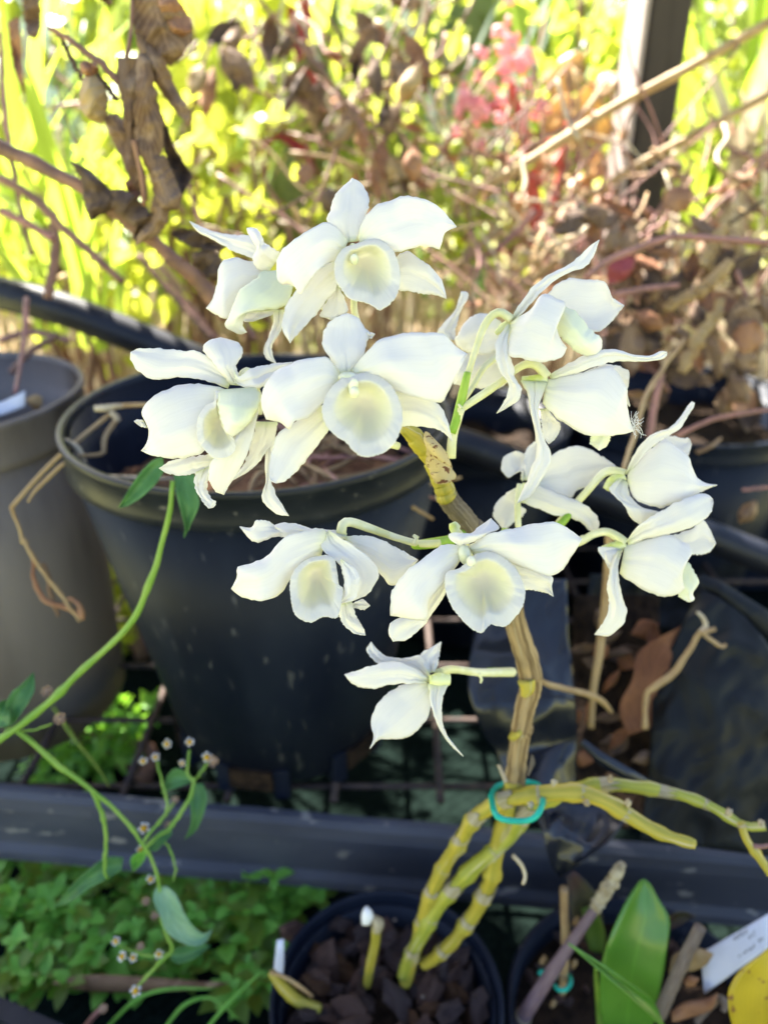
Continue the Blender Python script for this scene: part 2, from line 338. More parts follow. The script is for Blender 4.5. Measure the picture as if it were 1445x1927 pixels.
# woven weed mat in front of and below the bench: real ribs
V, Fc = [], []
nx, ny = 180, 170
for j in range(ny + 1):
    for i in range(nx + 1):
        x, y = -.8 + 1.6 * i / nx, -.1 + 1.15 * j / ny
        V.append((x, y, .0003 * (1 if (i + j) % 2 else -1) + .006 * noise.noise(Vector((x * 9, y * 9, 0)))))
for j in range(ny):
    for i in range(nx): a = j * (nx + 1) + i; Fc.append((a, a + 1, a + nx + 2, a + nx + 1))
tag(mobj('weed_mat', V, Fc, M['mat_cloth'], smooth=False), kind='structure')

# ================================================================== THE ORCHID
ORCH = PZ(790, 1850, .105)
orchid = thing('orchid_plant', 'white flowering orchid with yellow canes growing from the bark filled pot', 'orchid', ORCH)
# canes: (pixel path, distances, radii px)
C8 = (400, 1400, 2.408); C9 = (860, 1180, 3.6125)
def rings(parent, cane_pts, ds, rs, ts, o, mat_='node', w=3.2):
    q = pp(cane_pts, o); m = len(q); ti = np.linspace(0, 1, m)
    D = np.interp(ti, np.linspace(0, 1, len(ds)), ds); RR = np.interp(ti, np.linspace(0, 1, len(rs)), rs) / o[2]
    w3 = crs([tuple(P(x, y, dd)) for (x, y), dd in zip(q, D)], 200); rr = np.interp(np.linspace(0, 1, 200), ti, RR * D / F)
    for t in ts:
        i = min(197, max(2, int(t * 199))); c = Vector(w3[i]); ax = (Vector(w3[i + 1]) - Vector(w3[i - 1])).normalized(); h = w * .5 * .42 / F
        path = [c - ax * h * 1.6, c - ax * h, c + ax * h, c + ax * h * 1.6]
        V, Fc, UV = sweep(path, [rr[i] * 1.0, rr[i] * 1.16, rr[i] * 1.13, rr[i] * .98], 12)
        V = [v + Vector((noise.noise(v * 900), noise.noise(v * 900 + Vector((5, 5, 5))), 0)) * .0005 for v in V]
        mobj('node_ring', V, Fc, M[mat_], parent, None, UV)
def cane(pts, ds, rs, ts, m, o, n=60, nb=.16, seed=1):
    c = tube('cane', orchid, pts, ds, rs, M[m], o, n=n, k=14, nodes=ts, nb=.3, nw=.012, wob=.16, seed=seed)
    rings(c, pts, ds, rs, ts, o, w=2.2)
    q = pp(pts, o); m2 = len(q); ti = np.linspace(0, 1, m2); D = np.interp(ti, np.linspace(0, 1, len(ds)), ds); RR = np.interp(ti, np.linspace(0, 1, len(rs)), rs) / o[2]
    w3 = crs([tuple(P(x, y, dd)) for (x, y), dd in zip(q, D)], 400); rr = np.interp(np.linspace(0, 1, 400), ti, RR * D / F); r_ = random.Random(seed)
    for a_, b_ in zip(ts[:-1], ts[1:]):      # papery remains of the leaf sheath above each node, torn end
        e_ = a_ + (b_ - a_) * r_.uniform(.2, .7); i0, i1 = int(a_ * 399) , max(int(a_ * 399) + 6, int(e_ * 399)); nn_ = 8; k_ = 16; arc = r_.uniform(.55, 1.0); ph = r_.uniform(0, 6.3)
        idx = np.linspace(i0, i1, nn_).astype(int); V, Fc, UV = sweep([w3[i] for i in idx], [rr[i] * (1.09 + .05 * math.exp(-j)) for j, i in enumerate(idx)], k_, False)
        V = [Vector(v) for v in V]
        for j in range(k_):
            f_ = .55 + .65 * abs(noise.noise(Vector((j * .5, seed + a_ * 50, 2)))) * 1.6; f_ = min(1, f_); colv = [V[i * k_ + j].copy() for i in range(nn_)]
            for i in range(nn_): p_ = i * f_; l_ = int(p_); V[i * k_ + j] = colv[l_].lerp(colv[min(nn_ - 1, l_ + 1)], p_ - l_)
        mobj('sheath', V, Fc, M['paper'], c, None, UV, solid=.0002)
    return c
# cane arching to the blunt tip at right
pA = '838,1010 900,905 935,800 985,680 1060,540 1110,480 1150,410 1205,340 1290,300 1360,262 1440,222'
cane('762,1853 774,1810 788,1766 808,1690 842,1622 862,1590 882,1555 906,1530 944,1508 985,1500 1030,1494 1062,1492 1098,1494 1140,1510 1182,1535 1226,1560 1262,1576 1308,1590',
     [.505, .48, .45, .43, .415, .405, .40, .395, .39], [11, 12, 13, 14, 14, 14, 15, 15, 16, 15, 13, 8], [.10, .21, .30, .38, .47, .55, .63, .70, .78, .86, .94, .985], 'cane', (0, 0, 1), n=90)
# cane arching over to the thin drooping end at right
cane('758,1838 772,1800 790,1768 828,1700 862,1664 896,1628 930,1602 962,1572 980,1545 1000,1520 1050,1494 1100,1484 1150,1477 1200,1482 1250,1490 1300,1503 1345,1522 1385,1547 1412,1556 1440,1556',
     [.50, .475, .455, .44, .43, .42, .415, .41, .405, .40], [11, 12, 13, 14, 15, 15, 14, 14, 15, 14, 12, 10, 8, 8], [.09, .2, .29, .36, .44, .53, .62, .70, .80, .88, .935], 'canegreen', (0, 0, 1), n=90, seed=4)
c3_ = tube('cane', orchid, '1394,1548 1404,1580 1424,1608 1450,1645', [.402, .40], [7, 7, 8, 8], M['cane'], n=20, k=10, nodes=[.55], nb=.4, nw=.06)
rings(c3_, '1394,1548 1404,1580 1424,1608 1450,1645', [.402, .40], [7, 7, 8, 8], [.06, .55], (0, 0, 1))
tube('cane', orchid, '1416,1593 1430,1594 1446,1592', [.40], [5, 4], M['twigred'], n=8, k=8)
# main flowering cane: yellow root section, then sheathed sections with yellow nodes
cane('798,1815 828,1795 860,1764 886,1728 908,1690 922,1660 930,1620 938,1580 950,1540 958,1500 966,1475', [.495, .475, .46, .445, .435, .425], [11, 12, 13, 14, 15, 15, 15, 16, 17], [.12, .30, .46, .60], 'cane', (0, 0, 1), n=60, seed=8)
SEG = [('sheath', '968,1478 972,1440 976,1405 980,1376 984,1368', [.424, .40], [19, 19, 18, 19, 18]),
       ('sheath', '981,1372 986,1340 995,1308 1000,1285 997,1262', [.40, .385], [18, 19, 20, 20, 21]),
       ('sheath', '999,1275 990,1235 978,1200 968,1165 962,1130', [.385, .365], [21, 22, 21, 20, 20]),
       ('sheath', '963,1135 948,1090 930,1050 905,1012 880,985', [.366, .335], [19, 19, 19, 19, 19]),
       ('sheathdark', '894,1002 870,972 848,945 836,928', [.338, .322], [22, 21, 20, 20]),
       ('cane', '842,935 833,912 824,890 814,868', [.322, .315], [19, 19, 18, 18]),
       ('speck', '838,903 828,880 818,858 806,835 798,818', [.3145, .306], [19, 22, 20, 14, 8]),
       ('cane', '822,878 808,856 792,836 774,816 758,804', [.316, .302], [18, 18, 19, 17, 10])]
for i, (m_, a, d_, r_) in enumerate(SEG):
    s = tube('cane_section', orchid, a, d_, r_, M[m_], n=26, k=16, nodes=[.02, .98], nb=.07, nw=.05, wob=.12, seed=20 + i)
# yellow collars showing between the sheaths
for a, d_, r_ in (('990,1280 992,1296 985,1312', [.3805], [17, 14, 6]), ('968,1378 974,1384', [.3975], [17, 15]), ('966,1470 967,1494', [.421], [18.5, 16])):
    tube('node_collar', orchid, a, d_, r_, M['spur'] if 0 else M['cane'], n=8, k=12)
loft('sheath_tip', orchid, '800,812 798,830 808,850 820,862', '800,812 812,822 838,850 850,880', .300, [0, -1, 0], M['speck'], cup=-2, crum=.6, cs=20)
loft('sheath_tip', orchid, '1000,1420 996,1440 992,1460', '1004,1424 1006,1438 994,1462', .400, 0, M['sheathdark'], m=5)
# small pale aerial roots
tube('aerial_root', orchid, '965,1610 982,1630 988,1650 984,1665', [.42], [4, 4, 3], M['paleleaf'], n=12, k=8)
tube('aerial_root', orchid, '938,1440 946,1458 952,1472', [.41], [3, 4], M['paleleaf'], n=8, k=8)
for x, y in ((1042, 1473), (1182, 1512), (998, 1516), (1104, 1512), (1148, 1466), (1372, 1530), (1432, 1548)):
    v, f = ball(P(x, y, .394), (.0016, .0016, .0022), None, 8, 6, .8, x); mobj('node_bud', v, f, M['node'], orchid)
# teal clip
tie_px = [(972 + a, 1512 + b) for a, b in ((-48, -14), (-36, -32), (0, -40), (36, -36), (50, -18), (44, 14), (24, 32), (-20, 32), (-40, 20), (-48, -14))]
tiep = [tuple(P(x, y, .395 + (.045 if i in (1, 2, 3) else .02 if i in (0, 4, 9) else -.004))) for i, (x, y) in enumerate(tie_px)]
V, Fc, UV = sweep(crs(tiep, 48), [.0016] * 48, 10); clip = mobj('plant_clip', V, Fc, M['tie'], None, P(972, 1512, .41))
tag(clip, 'teal green loop clip holding the orchid canes together', 'plant clip')

# ------------------------------------------------------------------ flowers
K1 = (350, 320, 2.627); K2 = (230, 580, 2.157); K3 = (800, 440, 3.010); K4 = (900, 740, 3.010); K5 = (420, 950, 2.064)
def lip_disc(par, outline, c, d, o, D=12, tilt=.0, front=-9, seed=0):
    O = crs(pp(outline, o) + pp(outline, o)[:1], 145)[:-1]; c = np.array(pp(c, o)[0]); V, UV, Fc = [], [], []; nr, k = 22, len(O)
    Rm = np.mean(np.linalg.norm(O - c, axis=1))
    V.append(P(c[0], c[1], d + (front + D) * .001)); UV.append((0, 0))
    for i in range(nr):
        t = .09 + .91 * (i + .0) / (nr - 1)
        for j in range(k):
            q = c + (O[j] - c) * t; u = (q - c) / Rm
            bowl = D * max(0, 1 - (t / .74) ** 2.6) ** 1.25
            dd = front + bowl + 1.3 * max(0, t - .72) ** 1.4 * 3 + tilt * u[1] * t
            if t > .3: dd += (t - .3) * (.55 * noise.noise(Vector((j * .34, seed, t))) + 1.8 * noise.noise(Vector((u[0] * 2.2, u[1] * 2.2, seed))))
            fr = (.022 * noise.noise(Vector((j * .8, seed, 1))) + .02 * noise.noise(Vector((j * 1.9, seed, 5)))) * max(0, t - .8) / .2
            q = q + (O[j] - c) * fr
            V.append(P(q[0], q[1], d + dd * .001)); UV.append((j / k * 2, t))
    for j in range(k): Fc.append((0, 1 + (j + 1) % k, 1 + j))
    for i in range(nr - 1):
        for j in range(k): Fc.append((1 + i * k + j, 1 + i * k + (j + 1) % k, 1 + (i + 1) * k + (j + 1) % k, 1 + (i + 1) * k + j))
    return mobj('lip', V, Fc, M['lip'], par, None, UV, solid=.0003)
def flower(base, d, o, ped, pedr, blades, lip=None, col_=None, spur=None, ped_m='pedicel', pd=None):
    """base px; ped: pixel path of the stalk; blades: (kind,left,right,profile,cup)"""
    bx, by = pp(base, o)[0]; loc = P(bx, by, d)
    fl = tube('flower', orchid, ped, pd or [d + .012, d + .004], pedr, M[ped_m], o, n=22, k=10, loc=loc)
    for i, b in enumerate(blades):
        kind, l, r, pr, cup = b[:5]; kw = b[5] if len(b) > 5 else {}
        mt = {'petal': 'petal', 'sepal': 'sepal', 'lip': 'lipside'}[kind]
        loft(kind, fl, l, r, d, pr, M[mt], cup * (.45 if kind != 'lip' else .7), o, n=34, m=17, rip=kw.get('rip', .5 if kind != 'lip' else .3), seed=i * 1.7 + d * 90 + bx * .01, twist=kw.get('tw', 0), jit=2.6, rib=.55 if kind != 'lip' else .2, wav=.75, solid=.0003)
    if lip: lip_disc(fl, lip[0], lip[1], d, o, *lip[2:])
    if col_:
        parts = []
        for (q, dd, r3, ax) in col_:
            x, y = pp(q, o)[0]; s = d / F / o[2]
            parts.append(ball(P(x, y, d + dd * .001), tuple(a * s for a in r3), ax, 12, 8))
        v, f = merge(*parts); mobj('column', v, f, M['column'], fl)
    if spur: tube('spur', fl, spur[0], [d + spur[2][0] * .001, d + spur[2][1] * .001], spur[1], M['spur'], o, n=14, k=12)
    return fl
# A: topmost, facing the camera
flower('840,390', .290, K1, '840,400 835,560 830,680 850,760', [14, 16, 17, 16], [
    ('sepal', '770,360 700,250 715,190 745,110 800,60 822,38', '850,350 880,250 905,165 900,120 860,60 822,38', [0, 1, 4, 7], -3),
    ('petal', '850,330 870,260 930,180 1020,145 1110,130 1200,150 1280,210 1336,280', '870,400 960,412 1050,405 1110,390 1190,372 1243,390 1262,365 1278,310 1336,280', [-2, -5, -4, 4], -4, {'rip': 1.2}),
    ('petal', '800,350 740,280 690,258 620,290 560,325 480,390 450,460 452,540 480,565', '770,440 730,450 690,470 640,510 600,570 565,612 545,580 520,565 480,565', [-2, -7, -8, -2], -5, {'rip': 1.2}),
    ('sepal', '760,440 660,480 590,560 540,600 490,690 475,780 515,855', '760,520 735,600 690,650 640,720 570,790 540,820 515,855', [4, 5, 5, 2], -3),
    ('sepal', '735,560 700,640 660,715 690,728 715,740', '760,580 800,690 760,715 740,725 715,740', [7, 9, 11], 0),
    ('sepal', '1000,470 1080,400 1160,440 1230,500 1270,560 1287,635', '1000,600 1090,595 1160,610 1220,615 1260,625 1287,635', [5, 5, 5, 3], -2)],
    ('830,368 900,345 960,345 1010,380 1040,430 1058,500 1060,560 1040,620 1010,660 975,683 950,690 930,675 890,655 840,645 800,630 770,590 740,545 732,480 745,430 780,385', '885,445', 9, -6, -10, 1.),
    [('826,405', -4, (26, 20, 48), (0, -.35, 1)), ('832,440', -8, (22, 22, 27), (0, -.3, 1))], pd=[.30, .318])
# B: half hidden behind A, seen from the side
flower('465,470', .312, K1, '460,460 520,520 640,640 760,760', [14, 15, 15], [
    ('sepal', '460,420 350,330 240,320 160,310 90,285 18,252', '400,500 340,440 270,415 200,380 130,340 60,305 18,252', [2, 4, 8, 14], -2),
    ('petal', '400,515 340,470 332,425 350,390 320,330 300,290 320,283', '475,410 425,382 388,355 368,312 350,290 320,283', [-2, -7, -8, -6], -5),
    ('petal', '400,470 300,445 230,435 180,450 160,490 155,560 130,640 100,682', '420,600 320,640 270,700 220,722 195,735 150,715 100,682', [-1, -4, -6, -3], -5, {'rip': 1}),
    ('lip', '470,500 385,500 340,540 270,590 240,650 220,710 195,760 215,790 270,810 300,800', '540,560 527,590 510,650 470,680 400,690 320,700 285,730 280,770 300,800', [-3, -12, -15, -9], -5),
    ('sepal', '300,700 283,745 330,747', '440,690 430,712 330,747', [4, 4, 4], 0),
    ('sepal', '435,690 430,760 405,830 384,890 395,930 447,957', '485,690 475,780 440,840 425,870 430,920 447,957', [4, 5, 3, 0], -2)], pd=[.318, .325])
# C: left, turned away to the left
flower('470,330', .287, K2, '560,430 555,350 520,258 490,258 470,300', [9, 10, 11, 12], [
    ('sepal', '450,270 325,180 250,172 170,165 80,160 35,178', '430,325 360,300 260,280 180,285 120,288 70,260 35,210 35,178', [3, 4, 7, 9], -2),
    ('sepal', '440,310 370,220 330,170 345,135 400,118', '490,315 462,240 472,215 490,180 470,140 400,118', [1, -1, 2, 6], -3),
    ('petal', '455,250 475,275 520,245 600,228 690,218', '455,300 500,322 560,322 590,300 650,260 690,218', [-3, -5, 0, 5], -3),
    ('petal', '430,330 340,312 250,308 180,330 110,370 80,420 95,460 110,500 100,550 77,577', '420,480 350,560 300,600 210,610 150,603 110,592 77,577', [-1, -3, -4, 2], -5, {'rip': 1.4}),
    ('lip', '410,330 390,350 390,400 400,450 420,500 450,520', '545,320 562,360 545,420 520,460 490,490 450,520', [-4, -12, -14, -12], -7),
    ('petal', '500,470 440,540 365,620 352,680 370,735 412,757', '562,340 548,440 520,560 480,650 440,710 412,757', [-5, -9, -7, -1], -4),
    ('sepal', '545,460 520,560 490,640 445,700', '630,460 626,500 590,580 530,650 445,700', [5, 6, 6, 5], -2),
    ('sepal', '380,590 210,615 180,630 150,650', '380,655 250,678 190,672 150,650', [5, 5, 6], -2),
    ('sepal', '300,665 293,700 300,740 330,790 350,812', '380,630 350,690 345,740 365,775 382,785 375,805 350,812', [4, 4, 2, 0], -2),
    ('sepal', '85,455 60,452 48,458', '100,485 75,480 48,458', [8, 9], 0),
    ('sepal', '590,500 580,620 585,700 568,760 585,800 630,835 676,843', '625,480 610,620 605,700 620,750 650,800 676,843', [8, 7, 4, 2], -2)],
    ('378,332 410,345 450,400 432,470 450,520 462,570 430,605 370,608 340,580 310,545 303,490 310,440 340,395 375,375', '395,470', 7, -3, -10, 2.), None, pd=[.30, .288])
# D: centre, largest, facing the camera
flower('925,285', .268, K2, '925,300 960,420 1010,520 1120,560', [14, 15, 16], [
    ('sepal', '880,270 850,210 820,170 813,120 830,70 870,35 915,20', '945,260 975,210 990,150 1005,105 985,80 960,40 915,20', [1, 2, 4, 5], -4),
    ('petal', '885,265 830,200 760,205 690,220 620,260 570,330 568,400 585,450', '880,330 850,360 810,390 760,440 700,460 680,490 640,462 585,450', [-1, -5, -6, 0], -5, {'rip': 1.2}),
    ('petal', '930,250 990,180 1050,125 1130,105 1240,97 1310,110 1350,150 1400,185', '960,290 1060,320 1150,350 1230,372 1290,382 1320,340 1350,280 1400,185', [-1, -5, -5, 3], -5, {'rip': 1.2}),
    ('sepal', '820,390 690,470 640,500 610,570 597,650 600,695 625,710', '850,480 820,520 760,600 700,670 660,700 640,708 625,710', [4, 4, 4, 1], -3),
    ('sepal', '1090,330 1190,325 1260,370 1310,430 1330,500 1338,538', '1100,480 1170,478 1220,482 1270,490 1310,508 1338,538', [5, 5, 5, 3], -2),
    ('sepal', '990,95 1010,98 1025,104', '990,115 1010,122 1025,104', [4, 3], 0)],
    ('900,275 960,265 1010,262 1060,285 1100,325 1130,390 1138,460 1120,520 1090,565 1050,590 1000,603 960,595 930,570 910,545 870,520 830,480 810,420 820,370 850,320', '985,385', 9, -6, -10, 3.),
    [('918,280', -4, (42, 24, 22), (0, 0, 1)), ('938,318', -8, (20, 20, 38), (.2, -.3, 1)), ('942,340', -9, (21, 20, 24), None)], pd=[.275, .30])
# E: upper right, seen from the side
flower('490,490', .305, K3, '205,950 235,820 290,640 330,530 380,460 430,445 490,485', [17, 18, 19, 20, 22, 24, 26], [
    ('sepal', '488,485 520,420 600,310 700,230 800,180 880,120 930,70 985,33', '505,495 570,430 640,350 720,275 830,210 900,190 950,130 985,33', [0, -3, -2, 4], -2),
    ('petal', '600,430 690,345 740,285 820,250 900,260 1000,262 1040,310 1060,360 1126,405', '720,470 780,500 860,530 960,556 1020,530 1080,470 1100,440 1126,405', [6, 8, 9, 7], 3, {'rip': 1.2}),
    ('lip', '760,420 800,415 850,440 920,520 960,560 995,590 998,640 985,692', '745,500 750,550 770,590 830,650 860,672 900,690 940,694 985,692', [-2, -6, -7, -3], -7),
    ('petal', '485,500 600,425 650,350 700,345 750,368 797,405 745,490 755,570 802,645', '478,560 468,680 540,705 640,725 700,722 740,712 780,690 802,645', [-2, -8, -10, -8], -5),
    ('sepal', '470,510 430,560 400,620 400,700 430,790 470,850 460,920 405,1016', '488,520 470,600 475,680 495,740 510,820 545,880 520,950 405,1016', [-2, -6, -6, -3], -3)],
    None, None, ('490,500 440,530 400,565', [24, 26, 12], (2, 3)), pd=[.306, .304])
# F: behind E
flower('420,640', .328, K3, '400,700 330,760 270,860 200,960', [18, 18, 18], [
    ('petal', '430,500 400,480 330,448 260,470 200,540 170,610 200,650 240,670', '440,640 400,660 350,680 300,680 270,676 250,672 245,671 240,670', [0, -2, -3, 0], -4),
    ('petal', '420,620 300,640 240,670 170,750 160,850', '470,820 460,850 380,882 240,866 160,850', [1, 0, -2, 0], -4),
    ('sepal', '230,560 170,600 110,580 70,556 110,500 170,430 190,370 205,325', '260,560 240,600 180,600 172,560 195,450 238,372 240,330 205,325', [2, 4, 5, 3], -2)], pd=[.325, .31])
# G: right of centre, in profile
flower('690,820', .306, K3, '190,1000 340,900 440,830 510,770 580,735 640,750 690,812', [21, 23, 24, 20, 22, 26, 30], [
    ('petal', '900,790 1000,742 1040,738 1100,752 1150,772 1156,800 1150,830', '1000,900 1080,900 1120,930 1160,980 1140,900 1150,860 1150,830', [8, 8, 7], 2),
    ('petal', '690,825 830,800 950,765 1040,745 1080,780 1120,830 1145,880 1140,950 1160,1060 1182,1117', '665,960 700,1000 760,1050 850,1110 900,1132 950,1145 1020,1146 1080,1140 1182,1117', [-1, -6, -8, -3], -6),
    ('sepal', '700,800 800,740 900,690 1000,655 1100,660 1180,685 1270,690 1330,665 1368,668', '715,828 820,800 900,770 1000,740 1100,720 1200,722 1290,718 1360,700 1368,668', [0, -7, -7, 2], -2),
    ('sepal', '640,990 655,1010 660,1110 670,1150 700,1190', '690,990 720,1030 765,1085 745,1150 700,1190', [4, 5, 5], -2),
    ('sepal', '540,830 570,890 590,950 595,1000 620,1110 632,1230 610,1310 522,1525', '695,840 660,920 645,1000 655,1100 680,1180 715,1250 690,1340 600,1480 522,1525', [-2, -5, -6, -3], -3),
    ('lip', '960,1110 930,1175 950,1200 985,1226', '1060,1120 1046,1150 1030,1200 985,1226', [2, 3, 2], -2)],
    None, None, ('545,822 600,826 690,822', [16, 28, 30], (1, 0)), pd=[.306, .3055])
for i in range(26):   # tuft of seed fluff caught on the petal tip
    pass
# H: seen from behind, further back
flower('240,530', .345, K4, '235,515 222,620 226,760', [17, 18, 18], [
    ('petal', '250,500 240,440 200,460 165,478 130,430 145,360 210,328', '270,470 275,420 270,380 262,350 250,338 230,330 210,328', [-1, 0, 3, 4], 3),
    ('sepal', '240,490 255,400 265,330 300,290 340,262', '330,500 370,400 400,350 395,300 340,262', [0, 2, 4, 5], 3),
    ('petal', '310,490 380,390 430,340 500,310 560,298 620,310 690,350 750,390 778,416', '320,530 430,560 520,592 560,550 640,520 690,460 730,440 778,416', [0, 3, 4, 3], 4, {'rip': 1}),
    ('sepal', '250,505 340,525 440,560 560,610 640,660 680,720 672,800', '240,620 300,640 400,680 450,695 520,705 590,735 625,770 672,800', [-2, -3, -3, 2], -3),
    ('sepal', '225,530 150,570 100,630 85,690 115,740 150,778', '245,590 235,640 272,660 255,690 200,730 150,778', [0, 2, 2, 0], -3)],
    None, None, ('255,515 268,550 262,590', [22, 26, 16], (-4, -3)), pd=[.339, .336])
# I: right, in profile
flower('835,465', .335, K4, '450,740 540,640 620,550 700,460 760,440 828,458', [20, 20, 21, 22, 24, 28], [
    ('petal', '990,300 1050,255 1090,240 1140,255 1190,255 1207,290', '1000,400 1080,400 1150,390 1185,360 1200,320 1207,290', [5, 6, 6], 2),
    ('petal', '845,460 940,350 1050,270 1120,300 1190,355 1210,420 1240,480 1290,510 1352,520', '845,500 880,590 940,625 1030,645 1120,625 1220,585 1300,540 1352,520', [-1, -6, -8, -3], -6),
    ('sepal', '835,460 860,390 920,290 1000,225 1080,200 1130,150 1180,80 1210,46', '855,445 940,350 1010,280 1080,240 1140,200 1190,120 1225,60 1210,46', [0, -6, -8, -4], -2),
    ('sepal', '800,480 740,540 780,590 830,640 860,700 925,752', '845,500 850,560 870,600 930,650 1030,682 925,752', [-1, -4, -5, -3], -3)],
    None, None, ('828,470 760,500 722,545', [26, 34, 20], (1, 2)), pd=[.345, .336])
# J: lower right, in profile
flower('832,855', .330, K4, '560,850 600,830 650,800 720,785 780,810 832,852', [22, 22, 22, 23, 26, 30], [
    ('petal', '1050,830 1110,800 1200,770 1270,720 1310,770 1345,850', '1100,880 1215,912 1260,915 1300,905 1320,890 1345,850', [5, 6, 6], 2),
    ('lip', '1120,960 1185,960 1220,1010 1250,1070 1215,1130 1222,1168 1200,1182', '1110,1100 1130,1140 1145,1160 1160,1168 1175,1178 1190,1182 1200,1182', [1, 2, 2], -3),
    ('petal', '830,862 950,830 1080,800 1140,830 1215,885 1190,940 1160,1000 1155,1060 1168,1108', '800,1020 860,1070 950,1120 1030,1150 1080,1152 1110,1145 1140,1130 1168,1108', [-1, -6, -8, -4], -6),
    ('sepal', '840,835 900,760 980,700 1080,640 1200,585 1290,570 1326,600', '850,862 950,825 1050,800 1150,780 1250,740 1310,690 1330,640 1326,600', [0, -7, -9, -4], -3),
    ('sepal', '800,880 690,870 680,895 710,940 745,1000', '820,890 800,930 790,960 770,990 745,1000', [0, -1, -2], -4),
    ('sepal', '792,890 760,950 740,1020 730,1110 740,1200 720,1280 658,1368', '812,890 790,980 795,1060 820,1180 840,1230 820,1310 740,1372 658,1368', [-2, -6, -6, -2], -3)],
    None, None, ('832,860 760,868 700,880', [26, 26, 14], (1, 1)), pd=[.338, .331])
# K: lower left, half turned
flower('460,120', .290, K5, '840,150 760,150 680,130 580,95 500,68 465,75 458,115', [16, 15, 14, 15, 18, 19, 20], [
    ('sepal', '480,110 440,100 340,92 270,70 210,75 200,85', '480,135 430,125 330,120 260,128 230,122 200,85', [2, 3, 4], -2),
    ('sepal', '300,85 240,90 170,65 130,58 112,88 64,85', '300,125 240,125 200,125 150,142 110,136 64,85', [4, 5, 4, 6], -2),
    ('sepal', '470,125 540,120 600,130 680,170 757,215', '480,160 560,220 620,280 655,316 700,280 757,215', [4, 5, 5, 3], -3),
    ('petal', '400,120 390,95 340,95 240,125 190,180 150,215 60,240 55,280 32,326', '380,200 330,240 260,290 230,340 170,372 120,371 60,350 32,326', [-1, -5, -6, 0], -5, {'rip': 1.3}),
    ('petal', '388,115 380,150 400,190 440,220 500,290 490,340 458,384', '412,98 460,130 520,170 570,210 602,262 590,310 545,358 458,384', [-2, -5, -4, -2], 4),
    ('petal', '455,215 465,270 470,320 452,384', '460,212 505,240 531,285 525,335 512,370 452,384', [-8, -10, -9], -3),
    ('sepal', '450,385 450,420 470,470 510,500 552,507', '500,375 520,440 545,480 552,507', [5, 4, 3], -2),
    ('sepal', '500,385 540,368 570,392', '505,400 545,408 570,392', [6, 6], -1)],
    ('400,195 430,208 442,260 450,310 466,330 455,400 440,440 400,435 375,440 340,458 300,445 275,420 262,360 260,300 280,250 330,210 370,200', '365,265', 8, -5, -9, 5.), None, pd=[.31, .292])
# L: lower centre, facing the camera
flower('940,190', .283, K5, '1000,300 930,140 905,100 900,82', [10, 15, 17, 14], [
    ('sepal', '960,190 900,150 870,118 900,108 960,112 1000,80 1040,53', '985,180 960,165 940,155 980,140 1030,110 1070,92 1040,53', [0, -4, -3, 3], -3),
    ('petal', '940,160 860,155 830,170 760,220 700,270 655,340 650,400 650,430', '930,200 890,260 850,310 800,380 795,442 740,446 700,436 650,430', [-1, -6, -7, -2], -5, {'rip': 1}),
    ('sepal', '880,250 800,370 740,440 690,436 650,460 643,500 660,531', '880,290 855,360 820,410 780,470 740,505 710,525 660,531', [4, 4, 3, 1], -3),
    ('petal', '950,160 1040,110 1140,90 1200,78 1260,65 1320,80 1392,132', '975,195 1080,215 1170,245 1230,265 1275,276 1310,260 1350,205 1392,132', [-1, -5, -5, 3], -5, {'rip': 1.3}),
    ('sepal', '1090,210 1190,230 1240,260 1278,280 1275,320 1282,356', '1130,330 1180,330 1220,335 1250,342 1265,347 1282,356', [5, 5, 4], -2)],
    ('980,192 1030,182 1080,200 1130,240 1160,290 1173,340 1165,390 1140,430 1100,470 1060,470 1035,465 1005,497 970,485 930,450 890,400 865,340 860,290 872,260 920,245', '1005,290', 9, -6, -10, 7.),
    [('938,195', -3, (30, 26, 42), (.3, -.3, -1)), ('962,220', -8, (18, 18, 22), None)], ('905,110 895,82 915,92', [18, 20, 12], (6, 7)), pd=[.30, .291])
# M: lowest, seen from behind
flower('815,670', .325, K5, '1125,650 1000,652 890,640 835,655', [18, 16, 15, 18], [
    ('sepal', '805,665 770,590 700,598 640,590 600,565 575,533', '800,690 700,645 620,625 585,605 557,565 575,533', [0, 3, 5, 8], 2),
    ('petal', '795,670 700,615 620,615 530,640 472,660', '790,692 700,695 640,700 580,715 510,702 472,660', [-2, -3, 0, 4], -3),
    ('sepal', '795,655 765,585 800,560 846,532', '825,650 838,600 842,570 846,532', [1, 4, 6], 2),
    ('petal', '795,690 700,700 620,750 580,810 575,860 585,905 570,948', '805,720 806,790 780,850 720,900 650,912 605,912 570,948', [0, 2, 1, -2], -5),
    ('sepal', '795,695 810,790 840,870 880,930 932,978', '880,690 852,760 850,840 872,900 932,978', [-3, -5, -4, 0], -4)],
    None, None, ('880,680 840,678 800,680', [22, 26, 16], (-2, -3)), pd=[.372, .326])
